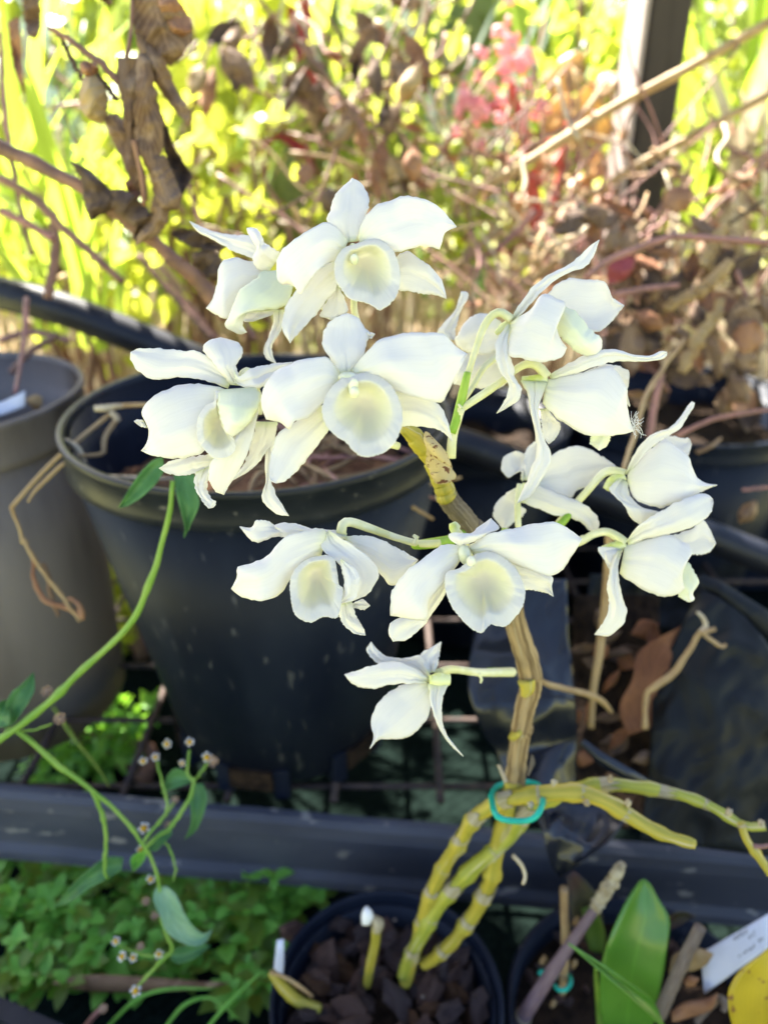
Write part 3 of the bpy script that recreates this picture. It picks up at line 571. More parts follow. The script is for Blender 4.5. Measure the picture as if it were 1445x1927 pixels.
# flower stalks on the cane
tube('flower_stalk', orchid, '848,862 852,820 862,785 868,768', [.31, .305], [10, 9, 9, 8], M['pedicel'], n=14)
tube('flower_stalk', orchid, '850,815 860,785 873,730 880,700', [.307, .305], [8, 9, 9, 7], M['pedgreen'], n=14)
tube('flower_stalk', orchid, '870,1005 850,1016 800,1024 780,1026', [.33, .306], [9, 10, 10, 8], M['pedgreen'], n=12)
tube('flower_stalk', orchid, '945,1000 1000,1010 1050,990 1072,965', [.335, .343], [8, 8, 8, 7], M['pedgreen'], n=12)
tube('flower_stalk', orchid, '1050,1010 1080,1022 1100,1012', [.342, .338], [8, 8, 7], M['pedicel'], n=12)
tube('flower_stalk', orchid, '962,1264 935,1265 920,1265', [.375, .362], [8, 8, 8], M['pedgreen'], n=10)
for a, d_ in (('778,1024 784,1014 776,1006 788,1012', .304), ('900,1268 906,1278 904,1286', .345), ('868,768 862,760', .303)):
    tube('bract', orchid, a, [d_], [4, 3, 2], M['pedicel'], n=8, k=6)
fl_fuzz = []
rnd = random.Random(3)
fz = thing('seed_fluff', 'small tuft of white seed fluff stuck to a petal tip', 'seed fluff', P(1195, 805, .302))
parts = []
for i in range(30):
    a = rnd.uniform(-2.2, 1.6); L = rnd.uniform(8, 24); x, y = 1194 + rnd.uniform(-5, 6), 802 + rnd.uniform(-18, 8)
    q = [P(x, y, .303), P(x + L * .5 * math.cos(a) + rnd.uniform(-4, 4), y + L * .5 * math.sin(a) + rnd.uniform(-4, 4), .302), P(x + L * math.cos(a), y + L * math.sin(a), .303 + rnd.uniform(-.003, .003))]
    v, f, u = sweep(crs([tuple(t) for t in q], 6), [.00009] * 6, 4); parts.append((v, f))
v, f = merge(*parts); tag(mobj('strand', v, f, M['fuzz'], fz), kind='stuff')
# ================================================================== POTS, BENCH, BAGS
BZ = .145
bench = thing('wire_bench', 'low wire mesh bench of rusty rods carrying the black pots', 'bench', (0, .62, 0))
for i in range(16):
    x = -.62 + .083 * i
    wtube('rod', bench, [(x, .425, BZ - .006), (x + .002, .62, BZ - .007), (x, .90, BZ - .006)], .0032, M['wire'], 6, 8)
for j in range(7):
    y = .445 + .075 * j
    wtube('cross_rod', bench, [(-.66, y, BZ - .0115), (0, y, BZ - .0115), (.66, y, BZ - .0115)], .0026, M['wire'], 4, 8)
for x in (-.6, .6):
    for y in (.46, .86):
        v, f = box((x, y, (BZ - .02) / 2), (.03, .03, BZ - .02)); mobj('leg', v, f, M['rail'], bench, smooth=False)
bd = thing('added_shade_board', 'low black board added behind the bench to shade the ground', 'board', (0, .93, 0))  # added to throw shade on the ground below the bench and hide it
for i in range(3):
    v, f = box((0, .935 + .003 * (i % 2), .035 + .072 * i), (1.7, .014, .068)); mobj('board', v, f, M['pot'], bd, smooth=False)
# front rail: a channel bar with lips, slightly skewed and sagging to the right
p_l, p_r = PY(-60, 1470, .425), PY(1505, 1612, .395)
prof = [(.0, .0), (-.006, .0), (-.010, -.004), (-.011, -.016), (-.006, -.021), (-.005, -.060), (-.010, -.066), (-.0105, -.074), (-.007, -.078), (.0, -.078)]
V, Fc = [], []; nn = 60
for i in range(nn + 1):
    t = i / nn; c = p_l.lerp(p_r, t); wb = .0012 * noise.noise(Vector((t * 6, 0, 0)))
    for a, b in prof: V.append((c.x, c.y + a + wb, c.z + b))
k = len(prof)
for i in range(nn):
    for j in range(k): Fc.append((i * k + j, i * k + (j + 1) % k, (i + 1) * k + (j + 1) % k, (i + 1) * k + j))
Fc += [tuple(range(k)), tuple(nn * k + j for j in range(k - 1, -1, -1))]
rail = mobj('bench_rail', V, Fc, M['rail'], None, (0, .41, p_l.lerp(p_r, .5).z)); rail.data.polygons.foreach_set('use_smooth', [False] * len(rail.data.polygons))
tag(rail, 'long dusty black channel rail along the front of the bench', 'rail')

def planter(name, label, c, rim_r, bot_r, zt, zb, rimh, body_m, rim_m, soil_m, soil_z, th=.004, ribs=0, notches=0):
    t = thing(name, label, 'pot', (c[0], c[1], zb))
    k = 96; H = zt - zb
    lathe('body', t, [(0.001, zb + .012), (bot_r * .96, zb + .012), (bot_r * .96, zb), (bot_r, zb + .001), (bot_r + (rim_r - bot_r) * .5 * .98, zb + H * .5), (rim_r * .965, zt - rimh), (rim_r * .965 - th, zt - rimh), (rim_r * .94, zt - rimh * .5), (rim_r * .94, zt - .004), (rim_r * .90, zt - rimh * 1.6), (soil_r(rim_r, bot_r, zt, zb, soil_z) , soil_z - .01)], c, M[body_m], k)
    lathe('rim', t, [(rim_r * .966, zt - rimh - .003), (rim_r * .992, zt - rimh - .001), (rim_r * .985, zt - rimh + .004), (rim_r * .988, zt - .006), (rim_r * 1.0, zt - .0045), (rim_r * 1.002, zt - .001), (rim_r * .995, zt), (rim_r * .970, zt - .0005), (rim_r * .962, zt - .003), (rim_r * .952, zt - .014)], c, M[rim_m], k)
    # soil
    V, Fc = [], []; rr = soil_r(rim_r, bot_r, zt, zb, soil_z) * 1.0
    for i in range(14):
        for j in range(48):
            a = 2 * math.pi * j / 48; r = rr * i / 13
            V.append((c[0] + r * math.cos(a), c[1] + r * math.sin(a), soil_z + .012 * noise.noise(Vector((r * 30 * math.cos(a), r * 30 * math.sin(a), 5))) ))
    for i in range(13):
        for j in range(48): Fc.append((i * 48 + j, i * 48 + (j + 1) % 48, (i + 1) * 48 + (j + 1) % 48, (i + 1) * 48 + j))
    mobj('soil', V, Fc, M[soil_m], t)
    for q in range(notches):
        a = 2 * math.pi * (q + .35) / notches; r = bot_r * 1.005
        v, f = box((c[0] + r * math.cos(a), c[1] + r * math.sin(a), zb + .010), (.012, .034, .018), a); mobj('drain_hole', v, f, M['soil'], t, smooth=False)
        for s in (-1, 1):
            a2 = a + s * .26; v, f = box((c[0] + r * math.cos(a2), c[1] + r * math.sin(a2), zb + .005), (.010, .012, .03), a2); mobj('foot', v, f, M[body_m], t, smooth=False)
    return t
def soil_r(R1, R0, zt, zb, z): return (R0 + (R1 - R0) * (z - zb) / (zt - zb)) * .93
big = planter('black_pot', 'large round black plastic pot in the middle behind the flowers', (-.088, .518), .1355, .086, .428, BZ + .004, .024, 'pot', 'potrim', 'soilred', .368, notches=6)
lp = planter('grey_pot', 'weathered grey brown pot cut off by the left edge', (-.352, .585), .108, .095, .418, BZ - .035, .034, 'potgrey', 'potgrey', 'soil', .33)
rp = planter('black_pot', 'dark black pot in deep shade behind the pipe on the right', (.36, .90), .15, .11, .30, .02, .024, 'pot', 'pot', 'soil', .25)
rp2 = planter('black_pot', 'dark black pot in shade just right of the large pot, behind the pipe', (.10, .86), .12, .09, .29, .02, .024, 'pot', 'pot', 'soil', .24)
# straw on the soil of the big pot
rnd = random.Random(11)
mulch = thing('straw_mulch', 'dry straw scraps lying on the soil of the large black pot', 'straw', (-.087, .518, .352))
for i in range(80):
    a, r = rnd.uniform(-1.3, 1.9), rnd.uniform(.02, .108); x, y = -.087 + r * math.cos(a), .518 + r * math.sin(a) * .8
    b, L = rnd.uniform(0, 6.3), rnd.uniform(.02, .06); z = .376 + rnd.uniform(0, .02)
    wtube('stalk', mulch, [(x, y, z), (x + L * .5 * math.cos(b), y + L * .5 * math.sin(b), z + .004), (x + L * math.cos(b + .2), y + L * math.sin(b + .2), z + rnd.uniform(-.008, .01))], [.0012, .0016, .0009], M['straw' if i % 3 else 'twigred'], 6, 6)
tag(mobj('lump', *ball((-.165, .50, .372), (.022, .02, .018), None, 14, 10, .5, 3), M['soilred'], None, (-.165, .50, .345)), 'reddish clod of soil inside the large black pot', 'clod')
# irrigation pipe
pp_ = [(-420, 455), (-200, 505), (-60, 538), (0, 551), (70, 568), (138, 588), (221, 620), (300, 651), (400, 690), (620, 760), (870, 835), (1100, 922), (1290, 992), (1400, 1035), (1520, 1080), (1850, 1205)]
pd_ = [.76, .745, .74, .735, .73, .73, .73, .735, .74, .76, .765, .77, .775, .78, .785, .80]
path = crs([tuple(P(x, y, d)) for (x, y), d in zip(pp_, pd_)], 60)
V, Fc, UV = sweep(path, [.0158] * 60, 20); pipe = mobj('water_pipe', V, Fc, M['pipe'], None, path[30], UV)
tag(pipe, 'long curved black pipe running behind the pots across the picture', 'pipe')
# plastic bags on the right
bagA = thing('plastic_bag', 'glossy black plastic bag with bluish folds behind the orchid cane', 'plastic bag', P(985, 1560, .50))
loft('wall', bagA, '905,1090 892,1180 880,1290 905,1370 935,1420 955,1480 985,1560', '1066,1090 1070,1200 1082,1300 1086,1390 1084,1440 1082,1500 1075,1560', .52, [20, 8, -4, -14, -2, -14, -12], M['bag'], cup=-9, n=56, m=36, crease=3.0, cs=110, solid=.0008, twist=6)
loft('fold', bagA, '1000,1380 985,1430 982,1480 990,1530', '1066,1382 1072,1386 1050,1440 1020,1530', .500, [22, 8, -6, -12], M['bag'], cup=-3, n=56, m=36, crease=0.9, cs=80, solid=.0008)
loft('flap', bagA, '960,1505 1010,1540 1026,1590 1036,1625 1052,1652', '1180,1520 1172,1550 1140,1590 1100,1620 1052,1652', .482, [14, 2, -10, -8, 2], M['bag'], cup=8, n=56, m=36, crease=3.0, cs=90, solid=.0008)
loft('fold', bagA, '1090,1400 1130,1440 1180,1470 1215,1490', '1098,1392 1140,1420 1190,1450 1240,1480', .50, [0, -3, -2, 4], M['bag'], cup=-3, n=56, m=36, solid=.0008)
bagB = thing('plastic_bag', 'large dull black grow bag at the right edge with a folded rim', 'plastic bag', P(1380, 1560, .52))
loft('wall', bagB, '1228,1290 1226,1360 1222,1440 1214,1500 1206,1580', '1318,1106 1400,1160 1470,1260 1500,1420 1510,1620', .535, [10, -4, -10, -12, -14], M['bagin'], cup=-12, n=56, m=36, crease=4.2, cs=90, solid=.001)
loft('rim', bagB, '1300,1104 1340,1118 1390,1158 1460,1210', '1318,1080 1360,1098 1410,1128 1470,1166', .545, [4, 0, -2, 0], M['bagin'], cup=-4, n=56, m=36, crease=1.2, solid=.001)
loft('wall', bagB, '1318,1090 1300,1150 1270,1230 1228,1300', '1110,1080 1100,1180 1090,1280 1086,1400', .60, [10, 8, 4, -10], M['bagin'], cup=16, n=56, m=36, crease=4.8, cs=80, solid=.001)
loft('wall', bagB, '1080,1120 1078,1240 1084,1400 1090,1560', '1240,1120 1238,1260 1230,1400 1215,1560', .575, [20, 8, -10, -30], M['soil'], cup=6, n=56, m=36, crease=4.8, cs=110, solid=.001)
tl = loft('dead_leaf', None, '1180,1385 1165,1330 1190,1280 1196,1240 1215,1215 1300,1170', '1225,1370 1250,1330 1262,1290 1276,1250 1290,1215 1312,1172', .535, [0, -4, 0, 6], M['rust'], cup=5, crum=2, cs=70, loc=P(1200, 1380, .54))
tag(tl, 'rust brown curled leaf standing inside the grow bag on the right', 'leaf')
st = thing('forked_twig', 'bent pale dry stem with forked tip beside the rust brown leaf', 'stem', P(1215, 1372, .52))
tube('stem', st, '1213,1372 1216,1310 1232,1292 1262,1272 1290,1235 1312,1198 1322,1186', [.52, .505], [6, 5, 6, 7, 6, 5, 5], M['straw'], n=26, wob=.2)
tube('fork', st, '1318,1190 1328,1178 1322,1162 1312,1152', [.505], [5, 5, 4, 3], M['paleleaf'], n=12)
tube('fork', st, '1318,1192 1336,1186 1346,1184', [.503], [5, 5, 4], M['straw'], n=8)
tube('fork', st, '1326,1196 1346,1210 1360,1218 1366,1212', [.503], [4, 4, 4, 3], M['straw'], n=10)
for a, ds, r, m_, lab in (('1146,1000 1143,1080 1136,1160 1126,1240 1116,1300 1112,1370', [.50, .53], [7, 8, 8, 8, 7, 6], 'straw', 'straight tan stalk standing behind the drooping right hand sepal'),
                          ('1012,1275 1030,1288 1070,1298 1110,1308 1135,1322 1150,1340', [.45, .52], [3, 6, 6, 6, 6, 4], 'straw', 'slender brown stalk reaching right from the orchid cane')):
    q = pp(a); tag(tube('dry_stalk', None, a, ds, r, M[m_], n=24, loc=P(*q[-1], ds[-1]), wob=.1), lab, 'stalk')
rnd = random.Random(5)
lit = thing('leaf_litter', 'dark brown leaf scraps filling the shaded bag beside the cane', 'leaf litter', P(1130, 1420, .56))
for i in range(26):
    x, y = rnd.uniform(1085, 1235), rnd.uniform(1130, 1440); a = rnd.uniform(0, 6.3); L, W = rnd.uniform(30, 70), rnd.uniform(8, 20); dx, dy = math.cos(a), math.sin(a)
    l = f'{x},{y} {x+dx*L*.5-dy*W},{y+dy*L*.5+dx*W} {x+dx*L},{y+dy*L}'; r = f'{x},{y} {x+dx*L*.5+dy*W},{y+dy*L*.5-dx*W} {x+dx*L},{y+dy*L}'
    loft('leaf', lit, l, r, .55 + rnd.uniform(-.012, .01) - max(0, (y - 1250)) * .00008, [0, 2, rnd.uniform(-8, 8)], M[rnd.choice(['dead3', 'dead3', 'rust', 'dead3'])], cup=rnd.uniform(-5, 5), n=8, m=5, crum=2, cs=30, seed=i)

# ================================================================== ORCHID POT WITH BARK
pc = PZ(728, 1880, .118)
op = thing('orchid_pot', 'small black pot of bark at the bottom edge holding the orchid', 'pot', (pc.x, pc.y, 0))
PR = .0735
lathe('body', op, [(0.001, .006), (PR * .74, .006), (PR * .74, 0), (PR * .76, 0), (PR * .95, .112), (PR * .92, .112), (PR * .80, .06)], pc, M['pot'], 64)
lathe('rim', op, [(PR * .95, .109), (PR * 1.0, .110), (PR * 1.005, .120), (PR * .995, .1225), (PR * .965, .1225), (PR * .955, .120), (PR * .945, .095)], pc, M['pot'], 64)
lathe('fill', op, [(0.001, .098), (PR * .5, .097), (PR * .94, .093)], pc, M['soil'], 40)
bm = thing('bark_mulch', 'coarse brown bark chips filling the orchid pot', 'bark mulch', (pc.x, pc.y, .1))
rnd = random.Random(21); chips = []
for s in range(9):
    V = []; Fc = []
    v, f = ball((0, 0, 0), (1, .62, .42), None, 7, 5, .9, s * 3.3)
    me = bpy.data.meshes.new('bark_chip'); me.from_pydata([tuple(Vector((x_.x, x_.y, x_.z)) * (1 + .25 * noise.noise(x_ * 2 + Vector((s, 0, 0))))) for x_ in v], [], f)
    me.materials.append(M[['bark', 'bark2', 'bark', 'bark2', 'bark3', 'bark2', 'bark', 'bark', 'bark2'][s]]); chips.append(me)
for i in range(150):
    a, r = rnd.uniform(0, 6.3), PR * .90 * math.sqrt(rnd.random()); sz = rnd.choice([.005, .007, .009, .011, .013]) * rnd.uniform(.8, 1.25)
    if r > PR * .9 - sz: r = PR * .9 - sz
    q = Quaternion((rnd.gauss(0, 1), rnd.gauss(0, 1), rnd.gauss(0, 1), rnd.gauss(0, 1))).normalized()
    inst(chips[i % 9], bm, (pc.x + r * math.cos(a), pc.y + r * math.sin(a), .099 + rnd.uniform(0, .009)), q, (sz, sz * rnd.uniform(.7, 1), sz * rnd.uniform(.6, 1)), 'bark_chip')
for x, y, s, m_ in ((745, 1880, .013, 1), (812, 1862, .011, 0), (600, 1850, .011, 4), (700, 1830, .010, 5), (660, 1900, .012, 7), (845, 1905, .011, 3), (560, 1760, .011, 0), (640, 1740, .010, 1), (730, 1770, .009, 3), (900, 1900, .010, 1)):
    inst(chips[m_], bm, PZ(x, y, .110), Quaternion((1, rnd.uniform(-.4, .4), rnd.uniform(-.4, .4), rnd.uniform(-1, 1))).normalized(), (s, s, s), 'bark_chip')
for i in range(4):
    x, y = rnd.uniform(560, 900), rnd.uniform(1730, 1900); v, f = ball(PZ(x, y, .109), (.0015, .0013, .001), None, 8, 6, .2, i); mobj('perlite', v, f, M['greywood'], bm)
sh = thing('cane_stub', 'short yellow cane stub with a white tip rising from the bark', 'cane stub', PZ(690, 1852, .105))
tube('stem', sh, '690,1856 697,1815 706,1775 708,1745', [.508, .495, .485, .478], [8, 9, 9, 9], M['cane'], n=20)
tube('dry_cap', sh, '707,1752 712,1738 700,1728', [.479, .476], [9, 11, 7], M['node'], n=10)
loft('white_tip', sh, '682,1742 680,1725 684,1712 690,1706', '694,1742 702,1730 700,1716 690,1706', .476, [0, -1, 0], M['ray'], cup=-3, n=10, m=7)
sh2 = thing('cane_stub', 'fallen yellow cane piece lying against the left rim of the orchid pot', 'cane stub', PZ(540, 1880, .11))
tube('stem', sh2, '512,1832 530,1856 560,1884 600,1900', [.475, .49], [8, 11, 11, 10], M['cane'], n=22, nodes=[.5], nb=.2)
tube('dry_strand', sh2, '510,1830 540,1842 570,1862 588,1876', [.472, .485], [4, 4, 4, 3], M['straw'], n=14)
tg = loft('plant_label', None, '512,1862 516,1815 521,1770', '531,1862 534,1815 534,1768', .492, [2, 0, -2], M['tagw'], n=6, m=4, solid=.0008, loc=P(520, 1860, .492)); tag(tg, 'narrow white plant label stuck inside the left rim of the orchid pot', 'plant label')

# ================================================================== SECOND POT, BOTTOM RIGHT
c2 = PZ(1210, 1930, .10)
bp = thing('black_pot', 'dark pot in the bottom right corner with the broad green leaf', 'pot', (c2.x, c2.y, 0))
lathe('body', bp, [(.001, .005), (.066, .005), (.066, 0), (.068, 0), (.083, .095), (.086, .095), (.087, .105), (.083, .106), (.080, .09)], c2, M['pot'], 64)
lathe('soil', bp, [(.001, .088), (.04, .086), (.081, .082)], c2, M['soil'], 40)
o2 = thing('young_orchid', 'young orchid with one broad and one narrow glossy green leaf', 'orchid', PZ(1190, 1930, .09))
loft('leaf', o2, '1150,1960 1133,1927 1128,1860 1136,1800 1156,1745 1180,1695 1206,1657 1212,1656', '1215,1990 1236,1900 1250,1820 1260,1750 1258,1725 1240,1695 1222,1664 1212,1656', .47, [22, 8, -2, -6, -4, 2], M['green'], cup=5, n=30, m=13, solid=.0012)
loft('leaf', o2, '1255,1945 1210,1900 1160,1855 1115,1815 1069,1776', '1240,1905 1225,1880 1190,1855 1135,1818 1069,1776', .455, [10, 2, -3, -4, -2], M['green'], cup=4, n=26, m=9, solid=.001)
loft('leaf', o2, '1120,1800 1080,1740 1072,1690 1066,1650', '1136,1790 1134,1730 1115,1675 1080,1640', .53, [4, 0, -2, 0], M['maroon'], cup=3, n=16, m=7, solid=.001)
loft('leaf', o2, '1110,1790 1100,1750 1095,1710', '1135,1795 1138,1755 1118,1705', .525, [2, 0], M['midg'], cup=2, n=10, m=7, solid=.001)
loft('leaf', o2, '1255,1740 1262,1722 1285,1716 1308,1724', '1258,1752 1272,1746 1290,1735 1308,1724', .50, [2, 0, 2], M['maroon'], cup=3, n=12, m=7)
tube('shoot', o2, '1130,1950 1126,1890 1122,1850 1121,1820', [.50, .49], [6, 6, 4, 3], M['pedgreen'], n=12)
mc = thing('mauve_cane', 'leaning mauve cane with a knobbly dry tip in the bottom right pot', 'cane', PZ(985, 1940, .09))
pm = '960,1950 1000,1890 1040,1828 1080,1768 1122,1708'
tube('cane', mc, pm, [.51, .49, .48, .475, .47], [15, 14, 13, 11, 9], M['mauve'], n=30, k=12, nodes=[.22, .6], nb=.12)
rings(mc, pm, [.51, .49, .48, .475, .47], [15, 14, 13, 11, 9], [.22], (0, 0, 1), w=5)
kn = tube('dry_tip', mc, '1118,1714 1132,1690 1148,1665 1160,1645 1170,1628', [.47, .462], [10, 11, 11, 10, 8], M['node'], n=40, k=12, nodes=[.15, .32, .48, .62, .76, .9], nb=.35, nw=.035, wob=.3)
for a, ds, r, m_, lab, nm in (('1058,1870 1064,1790 1062,1720 1061,1672', [.50, .475], [7, 8, 8, 8], 'straw', 'thin upright tan stick beside the mauve cane', 'stake'),
                              ('1240,1910 1262,1862 1290,1800 1318,1745', [.475, .46, .455], [13, 12, 12, 11], 'greywood', 'thick grey cut stick in front of the white tag', 'stick')):
    q = pp(a); tag(tube(nm, None, a, ds, r, M[m_], n=22, k=14, loc=P(*q[0], ds[0]), wob=.08), lab, nm)
# teal clip bits
tp = [tuple(P(x, y, d)) for x, y, d in ((1044, 1855, .492), (1052, 1864, .488), (1066, 1862, .488), (1074, 1848, .492), (1068, 1836, .50), (1050, 1832, .502), (1044, 1842, .498))]
V, Fc, UV = sweep(crs(tp, 24), [.0014] * 24, 8); tag(mobj('plant_clip', V, Fc, M['tie'], None, tp[0], UV), 'small teal clip around the thin tan stick', 'plant clip')
V, Fc = ball(P(1020, 1832, .50), (.0028, .002, .0025), None, 10, 8, .3); tag(mobj('plant_clip', V, Fc, M['tie'], None, P(1020, 1836, .50)), 'teal plastic knob left of the mauve cane', 'plant clip')
# white tag with faded print
tag_ = thing('plant_label', 'large white plant tag with faded grey print in the bottom right', 'plant label', P(1330, 1850, .478))
def tagpt(u, v): # u along, v across
    a, b, c, d = Vector((1325, 1871)), Vector((1450, 1782)), Vector((1414, 1733)), Vector((1318, 1795))
    q = a.lerp(b, u).lerp(d.lerp(Vector((1450, 1718)), u), v); return q
V = []; nu = 8
for j in range(nu):
    for i in range(nu): q = tagpt(i / (nu - 1), j / (nu - 1)); V.append(P(q.x, q.y, .478 + .006 * j / nu))
Fc = [(j * nu + i, j * nu + i + 1, (j + 1) * nu + i + 1, (j + 1) * nu + i) for j in range(nu - 1) for i in range(nu - 1)]
mobj('tag', V, Fc, M['tagw'], tag_, solid=.0008)
rnd = random.Random(9); parts = []
for (x0, y0, x1, y1, hh) in ((1382, 1772, 1412, 1754, 9), (1410, 1768, 1428, 1760, 9), (1430, 1776, 1440, 1768, 8), (1390, 1804, 1424, 1782, 6)):
    n_ = int(math.hypot(x1 - x0, y1 - y0) / 4); ax = Vector((x1 - x0, y1 - y0)).normalized(); up = Vector((ax.y, -ax.x))
    for i in range(n_):
        c = Vector((x0, y0)) + ax * (i * 4 + rnd.uniform(-.5, .5)); l0, l1 = rnd.uniform(0, .35) * hh, rnd.uniform(.6, 1) * hh
        q = [c + up * l0, c + ax * 1.5 + up * l0, c + ax * (1.5 + rnd.uniform(-1, 1)) + up * l1, c + up * l1]
        parts.append(([P(a.x, a.y, .4765) for a in q], [(0, 1, 2, 3)]))
        if rnd.random() < .6:
            h2 = rnd.uniform(0, 1) * hh; q = [c + up * h2, c + ax * 4 + up * h2, c + ax * 4 + up * (h2 + 1.3), c + up * (h2 + 1.3)]; parts.append(([P(a.x, a.y, .4762) for a in q], [(0, 1, 2, 3)]))
v, f = merge(*parts); mobj('print', v, f, M['ink'], tag_, smooth=False, solid=.0002)
yl = loft('yellow_leaf', None, '1440,2010 1385,1945 1370,1885 1378,1850 1400,1822 1430,1800 1465,1770', '1475,2010 1495,1960 1510,1900 1515,1860 1510,1830 1495,1800 1465,1770', .43, [10, 2, -6, -8, -2], M['yleaf'], cup=5, n=24, m=13, solid=.001, loc=P(1440, 1980, .44)); tag(yl, 'bright yellow spotted leaf cut off by the right edge', 'leaf')
for a, b, m_, lab in (('1258,1830 1266,1800 1290,1788 1318,1786 1342,1796', '1270,1840 1290,1832 1310,1826 1330,1815 1342,1796', 'tan', 'pale tan dry leaf behind the grey cut stick'),
                      ('1285,1846 1296,1836 1316,1842', '1292,1858 1306,1856 1316,1842', 'dead2', 'small pinkish brown leaf scrap under the white tag'),
                      ('1262,1905 1290,1886 1330,1880 1350,1870', '1265,1925 1300,1915 1340,1900 1350,1870', 'dead2', 'crumpled rusty leaf below the white tag')):
    tag(loft('dead_leaf', None, a, b, .474, [0, -3, 0], M[m_], cup=-4, crum=2, cs=25, n=14, m=9, loc=P(*pp(a)[0], .474)), lab, 'leaf')
tag(tube('curled_root', None, '1310,1925 1330,1900 1348,1885 1356,1880 1364,1890 1360,1905', [.485, .475], [6, 7, 7, 7, 8, 5], M['greywood'], n=22, loc=P(1310, 1925, .485)), 'curled grey brown root near the bottom right corner', 'root')
rnd = random.Random(31); ms = thing('moss_bits', 'mossy scraps and bark on the soil of the bottom right pot', 'moss', (c2.x, c2.y, .09))
for i in range(44):
    a, r = rnd.uniform(0, 6.3), .076 * math.sqrt(rnd.random()); s = rnd.uniform(.003, .008)
    inst(chips[rnd.randrange(9)], ms, (c2.x + r * math.cos(a), c2.y + r * math.sin(a), .090 + rnd.uniform(0, .005)), Quaternion((rnd.gauss(0, 1), rnd.gauss(0, 1), rnd.gauss(0, 1), 1)).normalized(), s, 'bark_chip')
for x, y in ((1022, 1808), (1080, 1815), (1083, 1735), (1040, 1890)):
    mobj('bud', *ball(P(x, y, .495), (.002, .002, .004), (.2, 0, 1), 8, 6, .5, x), M['tan'], ms)

# ================================================================== WEEDS
C6 = (0, 1240, 2.804); C3 = (0, 500, 2.89)
wd = thing('flowering_weed', 'trailing green weed with tiny yellow and white daisies on the left', 'weed', P(-20, 1400, .44))
for a, o, ds, rs in (('325,905 318,970 290,1075 240,1180 150,1265 95,1320 25,1375 -25,1412', (0, 0, 1), [.398, .405, .42, .43, .435, .44], [4.5, 5, 5.5, 6, 6, 6.5, 7, 7]),
                     ('30,400 75,370 200,470 330,580 480,690 600,790 690,890 750,980 800,1060 840,1190', C6, [.44, .45, .46, .465, .47], [14, 15, 16, 15, 13, 11, 11, 10, 10, 8]),
                     ('490,700 530,790 555,900 560,1000 550,1100 565,1160', C6, [.462, .475], [14, 12, 11, 10, 9, 8]),
                     ('745,990 790,920 850,850 882,790 870,700 840,600 830,540', C6, [.475, .49], [9, 9, 8, 8, 7, 6, 6]),
                     ('760,1000 800,960 890,900 940,830 1000,740 1020,660 990,600 1000,480', C6, [.475, .49], [10, 10, 11, 11, 11, 9, 7, 6]),
                     ('1020,650 1060,600 1095,550', C6, [.49], [7, 6, 6]), ('860,840 900,790 925,750', C6, [.488], [7, 6, 6]),
                     ('840,1190 855,1300 860,1400 890,1490 910,1530 880,1570 800,1650 730,1730', C6, [.475, .485, .49], [11, 10, 10, 10, 10, 10, 9, 8]),
                     ('890,1560 830,1570 760,1565 690,1540 620,1510', C6, [.49], [8, 7, 7, 6, 5]), ('870,960 900,1020 925,1100 915,1180', C6, [.48], [6, 6, 5, 4]),
                     ('110,380 180,375 275,345', C6, [.445], [5, 5, 5])):
    tube('stem', wd, a, ds, rs, M['weedstem'], o, n=40, k=8, nodes=[.3, .72], nb=.45, nw=.02, wob=.25, seed=len(a))
for l, r, o, d_, pr, m_ in (('825,1205 808,1270 850,1370 875,1440 960,1500 1040,1518 1090,1490 1118,1430', '880,1200 930,1250 970,1340 1000,1390 1030,1425 1065,1450 1090,1450 1118,1430', C6, .475, [0, -8, -6, 2], 'weedpale'),
                        ('650,1050 560,1050 450,1130 370,1210 285,1312', '640,1115 560,1165 450,1225 370,1285 285,1312', C6, .478, [0, -4, -2, 6], 'weed'),
                        ('1010,620 940,580 890,610 850,712', '1005,655 950,675 890,695 850,712', C6, .488, [0, -3, 2], 'weed'),
                        ('1010,660 1000,740 1010,830 1000,900 975,952', '1070,660 1092,730 1070,830 1030,910 975,952', C6, .486, [0, -5, 2], 'weed'),
                        ('905,900 850,910 800,960 775,1005', '905,930 860,975 820,1015 775,1005', C6, .478, [0, -3, 0], 'weed'),
                        ('900,1540 960,1520 1040,1500 1110,1515', '900,1590 950,1608 1040,1575 1110,1515', C6, .49, [0, -3, 0], 'weed'),
                        ('700,1120 690,1060 720,1030 770,1010', '700,1125 740,1090 765,1050 770,1010', C6, .48, [0, -2], 'herb'),
                        ('20,370 30,250 60,180 110,140 178,72', '75,345 110,290 150,230 182,160 178,72', C6, .438, [0, -4, 3], 'weed'),
                        ('-60,330 -40,280 0,230 40,215', '-40,380 0,360 50,340 40,215', C6, .436, [0, -4, 3], 'weed'),
                        ('885,1040 830,1060 760,1130 700,1220 646,1316', '895,1110 850,1180 780,1250 700,1302 646,1316', C3, .400, [0, -4, 3], 'weed'),
                        ('945,1135 960,1240 985,1340 1005,1420 1000,1480', '1058,1130 1072,1230 1082,1300 1040,1400 1000,1480', C3, .400, [0, -4, 3], 'weed')):
    loft('leaf', wd, l, r, d_, pr, M[m_], cup=4, o=o, n=18, m=9, rip=.4, solid=.0004)
rnd = random.Random(2)
